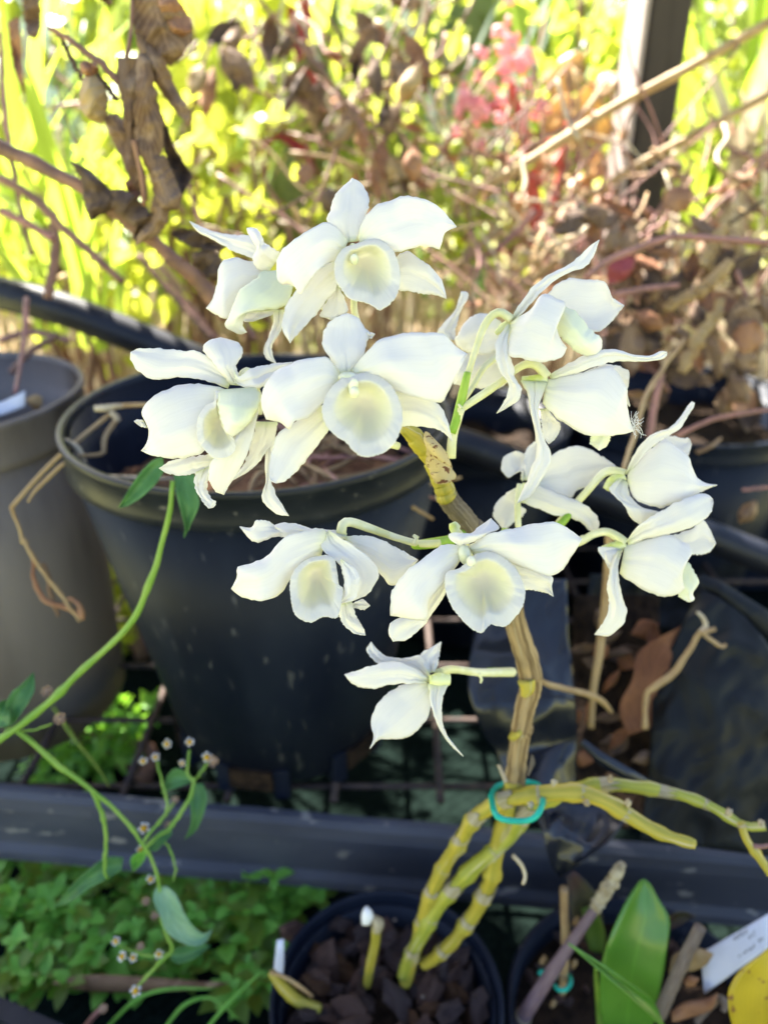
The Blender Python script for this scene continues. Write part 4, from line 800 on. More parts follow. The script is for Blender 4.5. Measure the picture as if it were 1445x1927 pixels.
def head(x, y, d_, s=1.0, dry=False, face=None):
    c = P(x, y, d_); n = Vector(face or ((-ray(x, y)).normalized() + Vector((rnd.uniform(-.6, .6), rnd.uniform(-.3, .3), rnd.uniform(0, .9))))).normalized()
    r = .0017 * s
    h = mobj('flower_head', *ball(c, (r, r, r * .8), n, 10, 7), M['dry' if dry else 'yellow'], wd, c)
    u = n.orthogonal().normalized(); v_ = n.cross(u); parts = []
    parts2 = ball(c - n * r * .7, (r * .9, r * .9, r), n, 8, 6); mobj('calyx', *parts2, M['dry' if dry else 'weedstem'], h)
    for i in range(5 if not dry else 7):
        a = 2 * math.pi * i / (5 if not dry else 7) + rnd.uniform(-.2, .2); e = u * math.cos(a) + v_ * math.sin(a); t = n.cross(e); up = .25 if not dry else 1.0
        q = [c + e * r * .8 - t * r * .25, c + e * r * 1.4 - t * r * .5 + n * r * up, c + e * r * 1.6 - t * r * .22 + n * r * up, c + e * r * 1.45 + n * r * up, c + e * r * 1.6 + t * r * .22 + n * r * up, c + e * r * 1.4 + t * r * .5 + n * r * up, c + e * r * .8 + t * r * .25]
        parts.append((q, [(0, 1, 2, 3), (0, 3, 6), (3, 4, 5, 6)]))
    mobj('ray_petals', *merge(*parts), M['dry' if dry else 'ray'], h, smooth=False, solid=.0002)
for x, y, s, dry in ((880, 450, 1.1, 0), (1000, 440, 1.05, 0), (1090, 520, 1.2, 0), (820, 520, 1, 0), (755, 540, 1, 0), (960, 552, .8, 0), (760, 895, 1.3, 0), (740, 1010, 1, 0), (795, 1165, 1, 0), (770, 1285, 1, 1), (815, 1362, 1, 1), (612, 1492, 1, 0), (645, 1572, 1.1, 0), (703, 1580, 1, 0), (838, 1560, 1, 0), (745, 1522, .9, 1), (715, 1755, 1.25, 0), (545, 1850, 1, 1), (1130, 540, 1.3, 1), (895, 885, 1, 1), (250, 175, 1.2, 1), (320, 320, 1.3, 1), (925, 745, .8, 1)):
    head(x / 2.804, 1240 + y / 2.804, .485 if x > 400 else .442, s, bool(dry))
# low leafy herbs under the rail
def leaf_mesh(name, L, W, m_, fold=.25, curl=.25, n=5):
    V, Fc = [], []
    for i in range(n + 1):
        t = i / n; wd_ = W * math.sin(math.pi * min(1, t * .93 + .07)) ** .8 * (1 - .15 * t); z = curl * L * (t - t * t * 1.3)
        V += [(-wd_ / 2, t * L, z + fold * wd_ / 2), (0, t * L, z), (wd_ / 2, t * L, z + fold * wd_ / 2)]
    for i in range(n):
        for j in range(2): a = i * 3 + j; Fc.append((a, a + 1, a + 4, a + 3))
    me = bpy.data.meshes.new(name); me.from_pydata(V, [], Fc); me.polygons.foreach_set('use_smooth', [True] * len(me.polygons)); me.materials.append(M[m_]); return me
hl = [leaf_mesh('leaf', .017, .0105, 'herb'), leaf_mesh('leaf', .014, .010, 'herb', .1, .1), leaf_mesh('leaf', .020, .011, 'midg', .2, .3)]
def herb(px, py, z, label, nst, h, spread, seed, sc=1.0):
    r = random.Random(seed); b = PZ(px, py, z); t = thing('leafy_herb', label, 'herb', b, 'low leafy herbs under the bench rail')
    for s in range(nst):
        a = r.uniform(0, 6.3); tip = b + Vector((math.cos(a) * spread * r.uniform(.3, 1), math.sin(a) * spread * .7 * r.uniform(.3, 1), h * r.uniform(.7, 1.1))); mid = b.lerp(tip, .5) + Vector((0, 0, h * .15))
        wtube('stem', t, [b, mid, tip], [.0009, .0008, .0005], M['weedstem'], 8, 5)
        c = crs([tuple(b), tuple(mid), tuple(tip)], 6)
        for i in range(2, 6):
            p = Vector(c[i]); a0 = r.uniform(0, 3.14) + i * 1.57
            for k_ in range(2 if i < 5 else 4):
                aa = a0 + k_ * (math.pi if i < 5 else math.pi / 2); q = Quaternion((0, 0, 1), aa) @ Quaternion((1, 0, 0), r.uniform(-.1, .7))
                inst(r.choice(hl), t, p, q, sc * r.uniform(.7, 1.55) * (.7 if i == 5 else 1), 'leaf')
herb(470, 1800, 0, 'dense bright green herb against the left side of the orchid pot', 10, .075, .05, 1)
herb(440, 1900, 0, 'low green herb at the foot of the orchid pot, near the bottom edge', 6, .05, .04, 2)
herb(560, 1700, 0, 'bright herb tuft just below the rail left of the orchid pot', 6, .05, .035, 3)
herb(230, 1770, 0, 'leafy herb below the rail under the trailing weed', 9, .06, .06, 4)
herb(70, 1860, 0, 'leafy herb in the bottom left corner above the tray edge', 8, .05, .05, 5)
herb(90, 1700, 0, 'leafy herb at the left edge just under the rail', 8, .055, .055, 6)
herb(330, 1860, 0, 'sparse herb between the daisies and the brown strap leaf', 4, .04, .04, 7, .9)
for k_, (hx, hy) in enumerate(((150, 1800), (20, 1780), (300, 1720), (180, 1690), (520, 1760), (490, 1860), (400, 1770), (10, 1660), (120, 1880), (260, 1880))):
    herb(hx, hy, 0, ('small leafy herb in the ground cover %s' % ('between the brown strap leaf and the rail', 'at the left edge above the tray', 'behind the pale drooping weed leaf', 'under the middle of the rail, left half', 'touching the left rim of the orchid pot', 'beside the lower left wall of the orchid pot', 'between the daisies and the orchid pot', 'in the corner of rail and left edge', 'just above the tray corner', 'below the daisy heads at the bottom')[k_]), 7, .065, .05, 40 + k_, 1.0)
herb(390, 1660, 0, 'herb sprigs just under the rail behind the pale drooping leaf', 5, .04, .04, 8, .9)
for a, b, lab in (('98,1850 160,1836 260,1838 380,1848 432,1850', '98,1852 160,1866 260,1868 380,1862 432,1850', 'long flat brown strap leaf lying across the bottom left'),):
    tag(loft('dead_leaf', None, a, b, .56, [0, -3, -6], M['dead'], cup=-3, n=20, m=7, loc=P(265, 1860, .56)), lab, 'leaf')
for i, (a, ds, m_, lab) in enumerate((('200,1935 260,1880 320,1862 400,1862', .53, 'herb', 'curved green grass blade across the bottom left'), ('310,1935 350,1890 400,1880 450,1920', .53, 'herb', 'arched grass blade left of the orchid pot'), ('390,1935 420,1900 470,1850 500,1825', .52, 'herb', 'grass blade leaning on the orchid pot'), ('100,1330 140,1390 180,1440 205,1480', .56, 'midg', 'thin dark green stem between the pots and the rail'))):
    q = pp(a); tag(tube('grass_blade', None, a, [ds], [3, 4, 3, 1.5], M[m_], n=18, k=6, loc=P(*q[0], ds)), lab, 'grass')
tag(tube('red_shoot', None, '160,1935 178,1912 196,1895', [.52, .515], [5, 5, 4], M['twigred'], n=8, loc=P(160, 1935, .52)), 'short reddish stalk at the bottom edge left', 'stalk')
# tray corner
ta, tb = PZ(-40, 1858, .09), PZ(200, 1965, .09); dr = (tb - ta).normalized(); nr_ = Vector((dr.y, -dr.x, 0)).normalized()
if nr_.y > 0: nr_ = -nr_
V = []
for e in (ta, tb):
    for a, b in ((0, 0), (0, -.05), (.004, -.05), (.004, -.006), (.012, -.006), (.012, 0)): V.append(e + nr_ * a + Vector((0, 0, b)))
Fc = [(j, (j + 1) % 6, 6 + (j + 1) % 6, 6 + j) for j in range(6)] + [tuple(range(5, -1, -1)), tuple(range(6, 12))]
tag(mobj('seed_tray', V, Fc, M['potrim'], None, ta.lerp(tb, .5) - Vector((0, 0, .05)), smooth=False), 'dark blue plastic tray edge in the bottom left corner', 'tray')
# dry stems over the left pots
C7 = (0, 660, 4.516)
ds_ = thing('straw_stalk', 'jointed straw coloured stem leaning across the rims of both left pots', 'stem', P(20, 950, .50))
tube('stem', ds_, '100,1330 300,1100 500,900 700,730 940,535', [.50, .515], [18, 19, 20, 20, 18], M['straw'], C7, n=22)
tube('joint', ds_, '800,490 860,490 960,475 1050,465', [.512], [26, 30, 24, 20], M['paleleaf'], C7, n=18, wob=.3)
tube('stem', ds_, '1050,465 1150,460 1260,460 1500,470', [.512, .51], [20, 19, 18, 18], M['straw'], C7, n=12)
tube('stem', ds_, '985,590 900,720 882,800 875,870 780,890 690,895 560,945 400,1090 300,1190 235,1285', [.512, .50], [24, 22, 22, 18, 16, 16, 18, 17, 15, 10], M['straw'], C7, n=34)
tube('joint', ds_, '940,520 985,560 1000,600', [.511], [22, 28, 26], M['paleleaf'], C7, n=10)
tube('stem', ds_, '95,1320 120,1400 170,1520 190,1640', [.50, .505], [18, 15, 15, 14], M['straw'], C7, n=14)
tube('tendril', ds_, '40,1010 70,1060 100,1100 130,1140 150,1170', [.505], [4, 4, 4, 4, 3], M['straw'], n=18, wob=.3)
tube('tendril', ds_, '62,1050 64,1090 85,1130 130,1145 155,1165 150,1140 128,1125', [.506], [4, 4, 5, 5, 5, 5, 4], M['dead2'], n=26, wob=.4)
tube('tendril', ds_, '80,1060 92,1090 95,1120 110,1160', [.507], [4, 5, 4, 3], M['dead'], n=14, wob=.3)
loft('dry_leaf', ds_, '105,820 135,842 152,870 166,898', '110,818 150,840 166,880 170,898', .51, [0, -2, 0], M['paleleaf'], cup=-2, n=12, m=5)
loft('dry_leaf', ds_, '166,894 200,893 260,896 330,900', '166,899 200,902 260,904 330,902', .515, [0, -2, 4], M['paleleaf'], cup=-2, n=12, m=5)
tg2 = loft('plant_label', None, '-60,790 0,782 46,765', '-60,765 0,757 47,735', .575, [0, 0], M['tagw'], n=6, m=4, solid=.001, loc=P(0, 785, .575)); tag(tg2, 'white plant label lying inside the weathered grey pot', 'plant label')
tag(tube('dry_stalk', None, '50,560 45,640 36,700 28,740', [.66, .60], [5, 5, 4, 4], M['twigred'], n=14, loc=P(28, 740, .6)), 'thin reddish stalk dropping into the weathered grey pot', 'stalk')
tag(mobj('bark_scrap', *ball(P(68, 755, .59), (.006, .005, .005), None, 10, 8, .6), M['tan'], None, P(68, 762, .59)), 'pale round scrap beside the label in the weathered grey pot', 'scrap')
# ================================================================== BRAMBLE WITH DEAD LEAVES, UPPER LEFT
CB = (0, 0, 2.007)
br = thing('dead_bramble', 'thorny dead bramble branch with large crumpled brown leaves, upper left', 'bramble', P(430, 620, .50))
def thorny(par, pts, ds, rs, m_, o, n=40, every=3, seed=0, tl=7):
    b = tube('branch', par, pts, ds, rs, M[m_], o, n=n, k=10, wob=.25, seed=seed); r = random.Random(seed); q = crs(pp(pts, o), n); parts = []
    dd = np.interp(np.linspace(0, 1, n), np.linspace(0, 1, len(ds)), ds); rr = np.interp(np.linspace(0, 1, n), np.linspace(0, 1, len(rs)), rs) / o[2]
    for i in range(1, n - 1, every):
        a = r.uniform(0, 6.3); t = q[i + 1] - q[i - 1]; t = t / np.linalg.norm(t); nr = np.array([-t[1], t[0]]) * (1 if r.random() < .5 else -1)
        c = q[i] + nr * rr[i] * .8; e = c + nr * tl + t * 2.5
        v, f, u = sweep([P(*c, dd[i]), P(*(c * .5 + e * .5), dd[i] - .001), P(*e, dd[i] - .002)], [.0007, .0004, .00005], 5); parts.append((v, f))
    v, f = merge(*parts); tag(mobj('thorns', v, f, M[m_], b), kind='stuff')
thorny(br, '-30,545 0,555 100,600 200,650 300,700 400,770 500,850 580,910 680,1000 760,1070 860,1200', [.46, .455, .455, .46, .48], [26, 26, 25, 24, 26, 28, 26, 26, 30, 32, 30], 'twig', CB, 50, 2, 1)
thorny(br, '185,105 250,140 330,200 400,255 445,310', [.45], [8, 10, 12, 14, 12], 'twig', CB, 24, 2, 2, 4)
thorny(br, '205,118 235,150 270,220 315,305', [.455], [6, 8, 9, 8], 'dead3', CB, 20, 2, 3, 4)
thorny(br, '365,275 400,320 445,380', [.45], [9, 9, 8], 'dead3', CB, 14, 2, 4, 4)
tube('branch', br, '500,-20 498,60 492,140 478,215', [.45], [7, 7, 8, 10], M['twig'], CB, n=14)
tube('branch', br, '505,530 530,640 540,700 545,775', [.438], [10, 10, 10, 9], M['dead2'], CB, n=14)
tube('branch', br, '640,-20 690,30 722,100', [.452], [6, 6, 5], M['twig'], CB, n=14)
LV = [('445,215 440,300 462,400 470,520 480,640 530,740', '515,215 525,330 515,430 512,560 545,650 560,760', .452, 'dead', -6),
      ('520,200 515,330 505,450 518,560 560,640 585,722', '565,205 592,360 617,480 612,580 640,640 662,705', .443, 'dead', -8),
      ('570,600 572,680 590,750 620,790 668,790', '620,585 655,660 682,725 680,760 668,790', .438, 'dead', -5),
      ('580,740 565,830 525,880 512,925', '642,720 636,820 600,880 512,925', .443, 'dead', -6),
      ('605,470 622,560 645,650 680,720 672,786', '615,430 660,560 722,660 702,710 672,786', .455, 'dead3', 5),
      ('512,120 530,220 580,300 640,390 712,477', '605,160 640,270 680,360 716,425 712,477', .447, 'dead', -5),
      ('510,-30 503,80 520,160 570,185 642,250', '640,-30 700,60 727,110 715,170 642,250', .452, 'dead', -10),
      ('580,-30 610,40 640,100 660,150', '660,-20 700,40 725,110 660,150', .447, 'dead2', -6),
      ('322,280 303,350 308,410 340,450 382,467', '362,285 398,330 407,390 400,440 382,467', .446, 'tan', -12),
      ('300,240 320,228 360,235', '310,275 345,290 372,262 360,235', .446, 'dead2', -5),
      ('385,440 420,520 460,600 495,690', '440,425 482,480 520,600 530,690', .458, 'dead', -5),
      ('262,603 308,680 318,760 342,835', '338,640 400,700 452,760 342,835', .45, 'dead3', -8),
      ('400,715 430,790 500,850 545,865', '470,715 530,760 562,800 545,865', .447, 'dead3', -6),
      ('520,830 505,890 515,925', '570,800 600,860 515,925', .445, 'dead', 5),
      ('640,880 720,930 790,945 852,938', '680,858 780,885 852,938', .47, 'dead3', 4),
      ('725,960 740,1010 790,1050 830,1060', '740,950 800,940 840,990 830,1060', .475, 'dead3', -5),
      ('470,690 490,740 520,760', '495,665 530,710 520,760', .455, 'dead2', 0),
      ('30,80 40,180 60,280 95,355', '70,60 80,160 85,260 95,355', .56, 'dead2', 4),
      ('80,-20 90,60 100,120 130,150', '150,-20 155,60 150,120 130,150', .58, 'dead', 5),
      ('360,-20 390,5 412,22', '400,-20 425,5 412,22', .5, 'dead', 4)]
for i, (l, r, d_, m_, cp) in enumerate(LV):
    loft('leaf', br, l, r, d_, [0, -3, 1, -2, 2], M[m_], cup=cp, o=CB, n=36, m=17, crum=1.3, crease=3.0, cs=42, seed=i, solid=.0005, rip=2.2, jit=3.5)
# thinner dry stems lower left
b2 = thing('stem_tangle', 'tangle of thin reddish dry stems above the pipe on the left', 'stems', P(200, 600, .8))
for i, (a, d_, r) in enumerate((('0,335 60,370 110,420 165,470 230,530', .62, [9, 9, 8, 8, 7]), ('0,395 60,425 100,450', .64, [8, 8, 7]), ('100,400 105,470 90,560', .7, [8, 10, 10]), ('0,60 8,200 20,300', .6, [4, 5, 5]), ('20,280 40,400 60,480', .66, [6, 5, 5]),
                                ('340,290 380,430 440,560 480,640', .75, [3, 4, 4, 4]), ('260,480 330,560 400,640', .8, [6, 6, 6]), ('300,500 360,580 410,640', .85, [5, 5, 5]), ('20,700 60,660 110,630', .68, [6, 6, 6]), ('0,640 60,625 130,640', .72, [6, 6, 6]), ('105,155 130,240 160,300 190,330', .56, [1.5, 1.5, 1.5, 1.5]))):
    tube('stem', b2, a, [d_], r, M['twigred' if i % 2 else 'twig'], n=20, k=8, wob=.3, seed=i)
# ================================================================== CENTRAL BRAMBLE, OUT OF FOCUS
CC = (480, 0, 3.44)
b3 = thing('dead_bramble', 'blurred dead bramble with hanging brown leaves above the top flower', 'bramble', P(600, 560, .8))
for i, (a, r, d_) in enumerate((('20,0 60,40 330,330 600,680 700,860', [12, 12, 13, 14, 12], .72), ('380,0 480,120 560,230 720,430', [9, 9, 8, 7], .8), ('985,-10 850,290 760,480 700,600 560,880 430,1240 330,1440', [10, 11, 12, 12, 12, 11, 11], .74), ('1125,-10 1080,230 940,400', [9, 9, 8], .8),
                                ('0,1420 180,1350 420,1210', [9, 9, 8], .62), ('780,980 900,1180 960,1300', [9, 9, 8], .78), ('760,700 790,950 800,1180', [10, 10, 9], .76))):
    tube('stem', b3, a, [d_], r, M['twig'], CC, n=26, k=8, wob=.25, seed=i)
rnd = random.Random(14)
def hang(par, cx, cy, d_, L, W, m_, ang=None, seed=0):
    a = ang if ang is not None else rnd.gauss(1.57, .45); dx, dy = math.cos(a), math.sin(a)
    pt = lambda t, w_: f'{cx+dx*L*t-dy*W*w_:.1f},{cy+dy*L*t+dx*W*w_:.1f}'
    l = ' '.join((pt(0, 0), pt(.25, .35), pt(.55, .5), pt(.85, .22), pt(1, 0))); r = ' '.join((pt(0, 0), pt(.25, -.4), pt(.5, -.48), pt(.8, -.3), pt(1, 0)))
    return loft('leaf', par, l, r, d_, [0, rnd.uniform(-6, 6), rnd.uniform(-8, 8)], M[m_], cup=rnd.uniform(-9, 9), n=12, m=7, crum=1.2, crease=2.4, cs=26, seed=seed, solid=.0003, jit=3, rip=3)
for i in range(44):
    x, y = rnd.gauss(690, 55), rnd.gauss(215, 85)
    if i > 30: x, y = rnd.uniform(380, 560), rnd.uniform(0, 200)
    hang(b3, x, y - 30, rnd.uniform(.7, .85), rnd.uniform(50, 110), rnd.uniform(18, 42), rnd.choice(['dead2', 'dead2', 'dead', 'dead', 'tan', 'dead3']), None, i)
# ================================================================== RIGHT HAND DEAD SHRUB
CR = (1000, 380, 3.247)
b4 = thing('dead_shrub', 'heap of brown dead leaves and red twigs at the right, beyond the flowers', 'shrub', P(1290, 760, .75))
for i, (a, r, d_, m_) in enumerate((('330,460 470,360 650,280 850,215 1000,215 1290,235 1480,248', [22, 22, 22, 22, 20, 22, 22], [.60, .58], 'twigred'), ('490,570 700,530 900,508', [20, 20, 16], [.62], 'twigred'), ('560,1640 600,1510 640,1400 700,1180 800,1020 930,840', [14, 15, 15, 15, 15, 13], [.47, .55], 'straw'),
                                    ('890,1425 1100,1330 1300,1290 1480,1265', [14, 14, 13, 13], [.62], 'twigred'), ('720,1440 760,1200 800,1050', [22, 20, 18], [.62], 'twigred'), ('530,305 620,210 700,120', [18, 18, 18], [.75], 'straw'), ('1250,420 1290,520 1320,580', [16, 14, 12], [.64], 'twigred'),
                                    ('1210,130 1300,70 1420,-10', [12, 12, 10], [.66], 'dead3'), ('1010,1530 1100,1490 1160,1440', [14, 12, 9], [.62], 'dead'), ('420,260 440,120 470,-40', [16, 16, 14], [.85], 'twigred'), ('280,330 290,150 300,0', [22, 20, 18], [.9], 'dead3'), ('1290,1760 1380,1750 1480,1740', [10, 10, 10], [.62], 'twigred'))):
    tube('twig', b4, a, d_, r, M[m_], CR, n=26, k=9, wob=.2, seed=i + 40)
for i, (a, r) in enumerate((('820,640 900,600 1000,560 1080,510 1150,440 1210,370', [26, 36, 38, 40, 42, 34]), ('918,1040 965,940 1020,840 1080,760 1130,680 1150,590', [30, 40, 40, 38, 34, 26]), ('1040,390 1090,280 1150,180 1190,150', [26, 30, 32, 20]), ('1250,380 1280,290 1220,210 1180,170', [24, 30, 30, 18]), ('1080,420 1100,340 1140,250', [20, 26, 20]), ('1150,1060 1130,960 1110,880', [24, 34, 28]))):
    tube('curled_leaf', b4, a, [.62 + .01 * i], r, M['tan' if i != 5 else 'dead'], CR, n=36, k=12, wob=.55, seed=60 + i)
rnd = random.Random(8)
for i in range(70):
    x, y = rnd.uniform(1140, 1460), rnd.uniform(470, 740)
    if i % 5 == 0: x, y = rnd.uniform(1080, 1250), rnd.uniform(380, 520)
    hang(b4, x, y, rnd.uniform(.64, .78), rnd.uniform(40, 100), rnd.uniform(22, 55), rnd.choice(['dead', 'dead', 'dead3', 'dead2', 'dead3']), rnd.uniform(0, 6.3), i + 100)
hang(b4, 1390, 560, .62, 110, 70, 'dead', 1.4, 201); hang(b4, 1420, 600, .61, 70, 60, 'dead2', 1.9, 202); hang(b4, 1190, 600, .63, 110, 50, 'dead', 1.6, 203); hang(b4, 1190, 470, .66, 80, 50, 'redleaf', 2.2, 204)
hang(b4, 1390, 985, .62, 55, 34, 'dead', -.9, 205)
# small pale straws in the sunlit strip behind the right flowers
b5 = thing('straw_heap', 'sunlit heap of pale straw and broken canes behind the flowers', 'straw', P(1000, 560, .95))
for i in range(60):
    x, y = rnd.uniform(860, 1180), rnd.uniform(430, 600); a = rnd.choice([-.7, -.8, -.6, .2, 1.2, -1.5]) + rnd.gauss(0, .2); L = rnd.uniform(50, 150)
    tube('stalk', b5, [(x, y), (x + L * .5 * math.cos(a) + rnd.uniform(-8, 8), y + L * .5 * math.sin(a)), (x + L * math.cos(a), y + L * math.sin(a))], [rnd.uniform(.82, 1.05)] , [rnd.uniform(3, 8)] * 2, M[rnd.choice(['straw', 'paleleaf', 'twigred', 'straw'])], n=8, k=6)
# the long pale reed
reed = thing('long_reed', 'long pale straight reed slanting up to the top right corner', 'reed', P(860, 378, .82))
tube('stalk', reed, '855,382 1000,300 1150,205 1300,125 1470,28', [.86, .80, .74], [9, 9, 9, 9, 9], M['straw'], n=30, k=10, nodes=[.35, .7], nb=.15)
reed2 = thing('long_reed', 'shorter pale reed below the long one at the right', 'reed', P(1100, 375, .9))
tube('stalk', reed2, '1100,375 1200,310 1330,240 1470,165', [.9, .85], [8, 8, 8, 7], M['straw'], n=20, k=8)
# ================================================================== POST
pb = PY(1215, 300, 1.05)
post = thing('fence_post', 'dark timber post with a sunlit left face, upper right', 'post', (pb.x, pb.y, 0))
v, f = box((pb.x - .002, pb.y + .03, .55), (.050, .075, 1.1), R(8)); po = mobj('post', v, f, M['post'], post, smooth=False)
m_ = po.modifiers.new('b', 'BEVEL'); m_.width = .004; m_.segments = 2
v, f = box((pb.x - .031, pb.y + .010, .55), (.006, .050, 1.1), R(8)); po2 = mobj('sunlit_strip', v, f, M['postpale'], post, smooth=False)  # thin added strip, its pale colour stands in for sunlight on this face
# ================================================================== BEGONIA
bgo = thing('begonia', 'pink flowering plant on a thick red stem with reddish leaves, upper right', 'begonia', PY(1010, 470, .95))
tube('stem', bgo, '1015,470 1005,380 990,290 975,210 960,150', [.98, .95, .93], [16, 15, 14, 12, 8], M['red'], n=20)
tube('stem', bgo, '985,260 940,205 900,200', [.93], [8, 7, 6], M['red'], n=12)
tube('stem', bgo, '1010,350 1060,280 1070,220', [.95], [7, 6, 5], M['red'], n=12)
tube('stem', bgo, '1040,390 1055,300 1030,260', [.97], [6, 6, 5], M['red'], n=12)
rnd = random.Random(77)
def blossom(x, y, d_, s):
    c = P(x, y, d_); n = ((-ray(x, y)).normalized() + Vector((rnd.gauss(0, .5), 0, rnd.gauss(0, .5)))).normalized(); u = n.orthogonal().normalized(); v_ = n.cross(u); parts = []
    for k in range(4):
        a = k * 1.57 + rnd.uniform(-.3, .3); e = u * math.cos(a) + v_ * math.sin(a); parts.append(ball(c + e * s * .55, (s * .5, s * .42, s * .14), (n + e * .5), 8, 5))
    mobj('blossom', *merge(*parts), M['pink'], bgo)
for cx, cy, k, sp in ((955, 95, 16, 26), (900, 215, 16, 26), (950, 165, 12, 26), (985, 120, 8, 16), (1000, 200, 7, 18), (885, 180, 7, 14)):
    for i in range(k): blossom(rnd.gauss(cx, sp), rnd.gauss(cy, sp * .9), rnd.uniform(.9, .95), rnd.uniform(.006, .0095))
def disc_leaf(par, x, y, d_, rad, m_, tilt=.4, k=14):
    c = P(x, y, d_); n = ((-ray(x, y)).normalized() + Vector((rnd.gauss(0, tilt), rnd.gauss(0, .2), rnd.uniform(.1, 1)))).normalized(); u = n.orthogonal().normalized(); v_ = n.cross(u); r = rad * d_ / F
    V = [c - n * r * .15]; ph = rnd.uniform(0, 6)
    for rr in (.5, 1):
        for j in range(k):
            a = 6.283 * j / k; q = rr * r * (1 + .12 * math.sin(2 * a + ph) + .05 * math.sin(5 * a)); V.append(c + (u * math.cos(a) + v_ * math.sin(a) * .82) * q + n * (r * .12 * rr * rr * math.sin(3 * a + ph)))
    Fc = [(0, 1 + j, 1 + (j + 1) % k) for j in range(k)] + [(1 + j, 1 + k + j, 1 + k + (j + 1) % k, 1 + (j + 1) % k) for j in range(k)]
    return mobj('leaf', V, Fc, M[m_], par, solid=.0008)
for x, y, rd in ((1060, 150, 42), (1110, 190, 40), (1130, 240, 36), (1050, 215, 38), (1085, 255, 30), (1020, 310, 28), (1120, 310, 34), (1090, 350, 26), (985, 390, 32), (1140, 160, 28), (1075, 120, 26), (1140, 370, 24)): disc_leaf(bgo, x, y, rnd.uniform(.93, 1.05), rd, 'bleaf')
# yellow green leaves behind the upper right petal
yg = thing('low_shrub', 'yellow green small leaved shrub right behind the top flower', 'shrub', PY(900, 520, .95))
tube('stem', yg, '905,560 900,480 890,400', [.95], [8, 7, 5], M['weedstem'], n=10)
tube('stem', yg, '800,560 790,480 800,400', [.95], [5, 5, 4], M['weedstem'], n=10)
for i in range(95): disc_leaf(yg, rnd.gauss(885, 55), rnd.gauss(415, 55), rnd.uniform(.86, 1.05), rnd.uniform(9, 20), 'lime', .6, 8)
# crimson edged leaf
cl = thing('crimson_plant', 'crimson leaves in the bright background left of the bramble', 'plant', P(560, 420, 1.0))
for a, b in (('480,300 520,262 560,290 600,330', '490,275 525,250 575,275 600,330'), ('540,0 545,60 560,120', '580,-5 585,60 560,120'), ('560,130 570,170 590,190', '600,120 610,160 590,190')): loft('leaf', cl, a, b, 1.0, [0, 10, 0], M['redleaf'], cup=8, n=12, m=7, crum=4)
# cactus pads / broad olive leaves
ct = thing('paddle_cactus', 'olive green flat cactus stems standing behind the bramble', 'cactus', PY(560, 470, 1.25))
def pad(par, cx, cy, d_, rx, ry, ang=0):
    c = P(cx, cy, d_); s = d_ / F; V, Fc = ball((0, 0, 0), (rx * s, .016, ry * s), None, 20, 14, .12, cx); q = Quaternion((0, 1, 0), ang); mobj('pad', [c + q @ v for v in V], Fc, M['olive'], par)
for a in ((548, 370, 1.2, 40, 95, .1), (590, 180, 1.3, 34, 150, .02), (600, 20, 1.35, 40, 90, -.1), (870, 60, 1.4, 60, 90, .2), (770, 330, 1.4, 50, 80, 0), (800, 120, 1.4, 55, 110, -.2)): pad(ct, *a)
# strap leaved clumps
sl = {}
def strap_mesh(m_, L, W, bend, seed):
    V, Fc = [], []; n = 12
    for i in range(n + 1):
        t = i / n; w_ = W * (math.sin(math.pi * (.2 + .8 * t)) ** .6 if t < 1 else .02); a = bend * t; x = 0 ; y = L * t * math.sin(a) * .9; z = L * t * math.cos(a * .8)
        V += [(-w_ / 2, y - .15 * w_, z), (0, y, z), (w_ / 2, y - .15 * w_, z)]
    for i in range(n):
        for j in range(2): q = i * 3 + j; Fc.append((q, q + 1, q + 4, q + 3))
    me = bpy.data.meshes.new('leaf'); me.from_pydata(V, [], Fc); me.polygons.foreach_set('use_smooth', [True] * len(me.polygons)); me.materials.append(M[m_]); return me
def clump(px, py, y, n, L, W, m_, label, seed, spread=.35, bend=(.1, .9)):
    r = random.Random(seed); b = PY(px, py, y); b.z = max(b.z, 0) if b.z > .02 else 0.
    t = thing('strap_leaf_clump', label, 'plant', b, 'strap leaved clumps in the sunny background')
    key = (m_, L, W); 
    if key not in sl: sl[key] = [strap_mesh(m_, L, W, r.uniform(*bend), i) for i in range(5)]
    for i in range(n):
        a = r.uniform(0, 6.3); q = Quaternion((0, 0, 1), a) @ Quaternion((1, 0, 0), -r.uniform(0, spread))
        inst(r.choice(sl[key]), t, b + Vector((r.gauss(0, .025), r.gauss(0, .025), 0)), q, r.uniform(.65, 1.15), 'leaf')
clump(95, 520, 1.05, 12, .42, .020, 'strap', 'bright strap leaved clump left, just above the pipe', 1, .25)
clump(185, 640, .88, 12, .26, .014, 'strap', 'low strap leaved clump poking out below the pipe on the left', 2, .3)
clump(30, 560, 1.2, 12, .5, .018, 'strap', 'strap leaved clump at the far left edge behind the stems', 3)
clump(330, 560, 1.35, 13, .42, .016, 'strap', 'strap leaved clump behind the hanging brown leaves', 4)
clump(1035, 420, 1.55, 8, .85, .042, 'strap', 'tall broad strap leaves rising behind the pink flower', 5, .2)
clump(1330, 420, 1.2, 9, .75, .044, 'strap', 'tall bright strap leaves right of the dark post', 6, .16)
clump(1420, 430, 1.35, 16, .75, .020, 'midg', 'green strap leaves at the right edge behind the reed', 7, .3)
clump(1380, 440, 1.1, 7, .32, .020, 'paleleaf', 'pale dry strap leaves standing right of the post', 8, .12)
clump(730, 450, 1.7, 14, .8, .024, 'midg', 'shaded green strap leaves in the top centre background', 9, .35)
clump(880, 450, 1.5, 10, .75, .014, 'bluegrey', 'grey green thin leaves behind the pink flower stem', 10, .4)
clump(620, 460, 2.0, 12, .8, .026, 'midg', 'green strap leaves far behind the cactus', 11, .4)
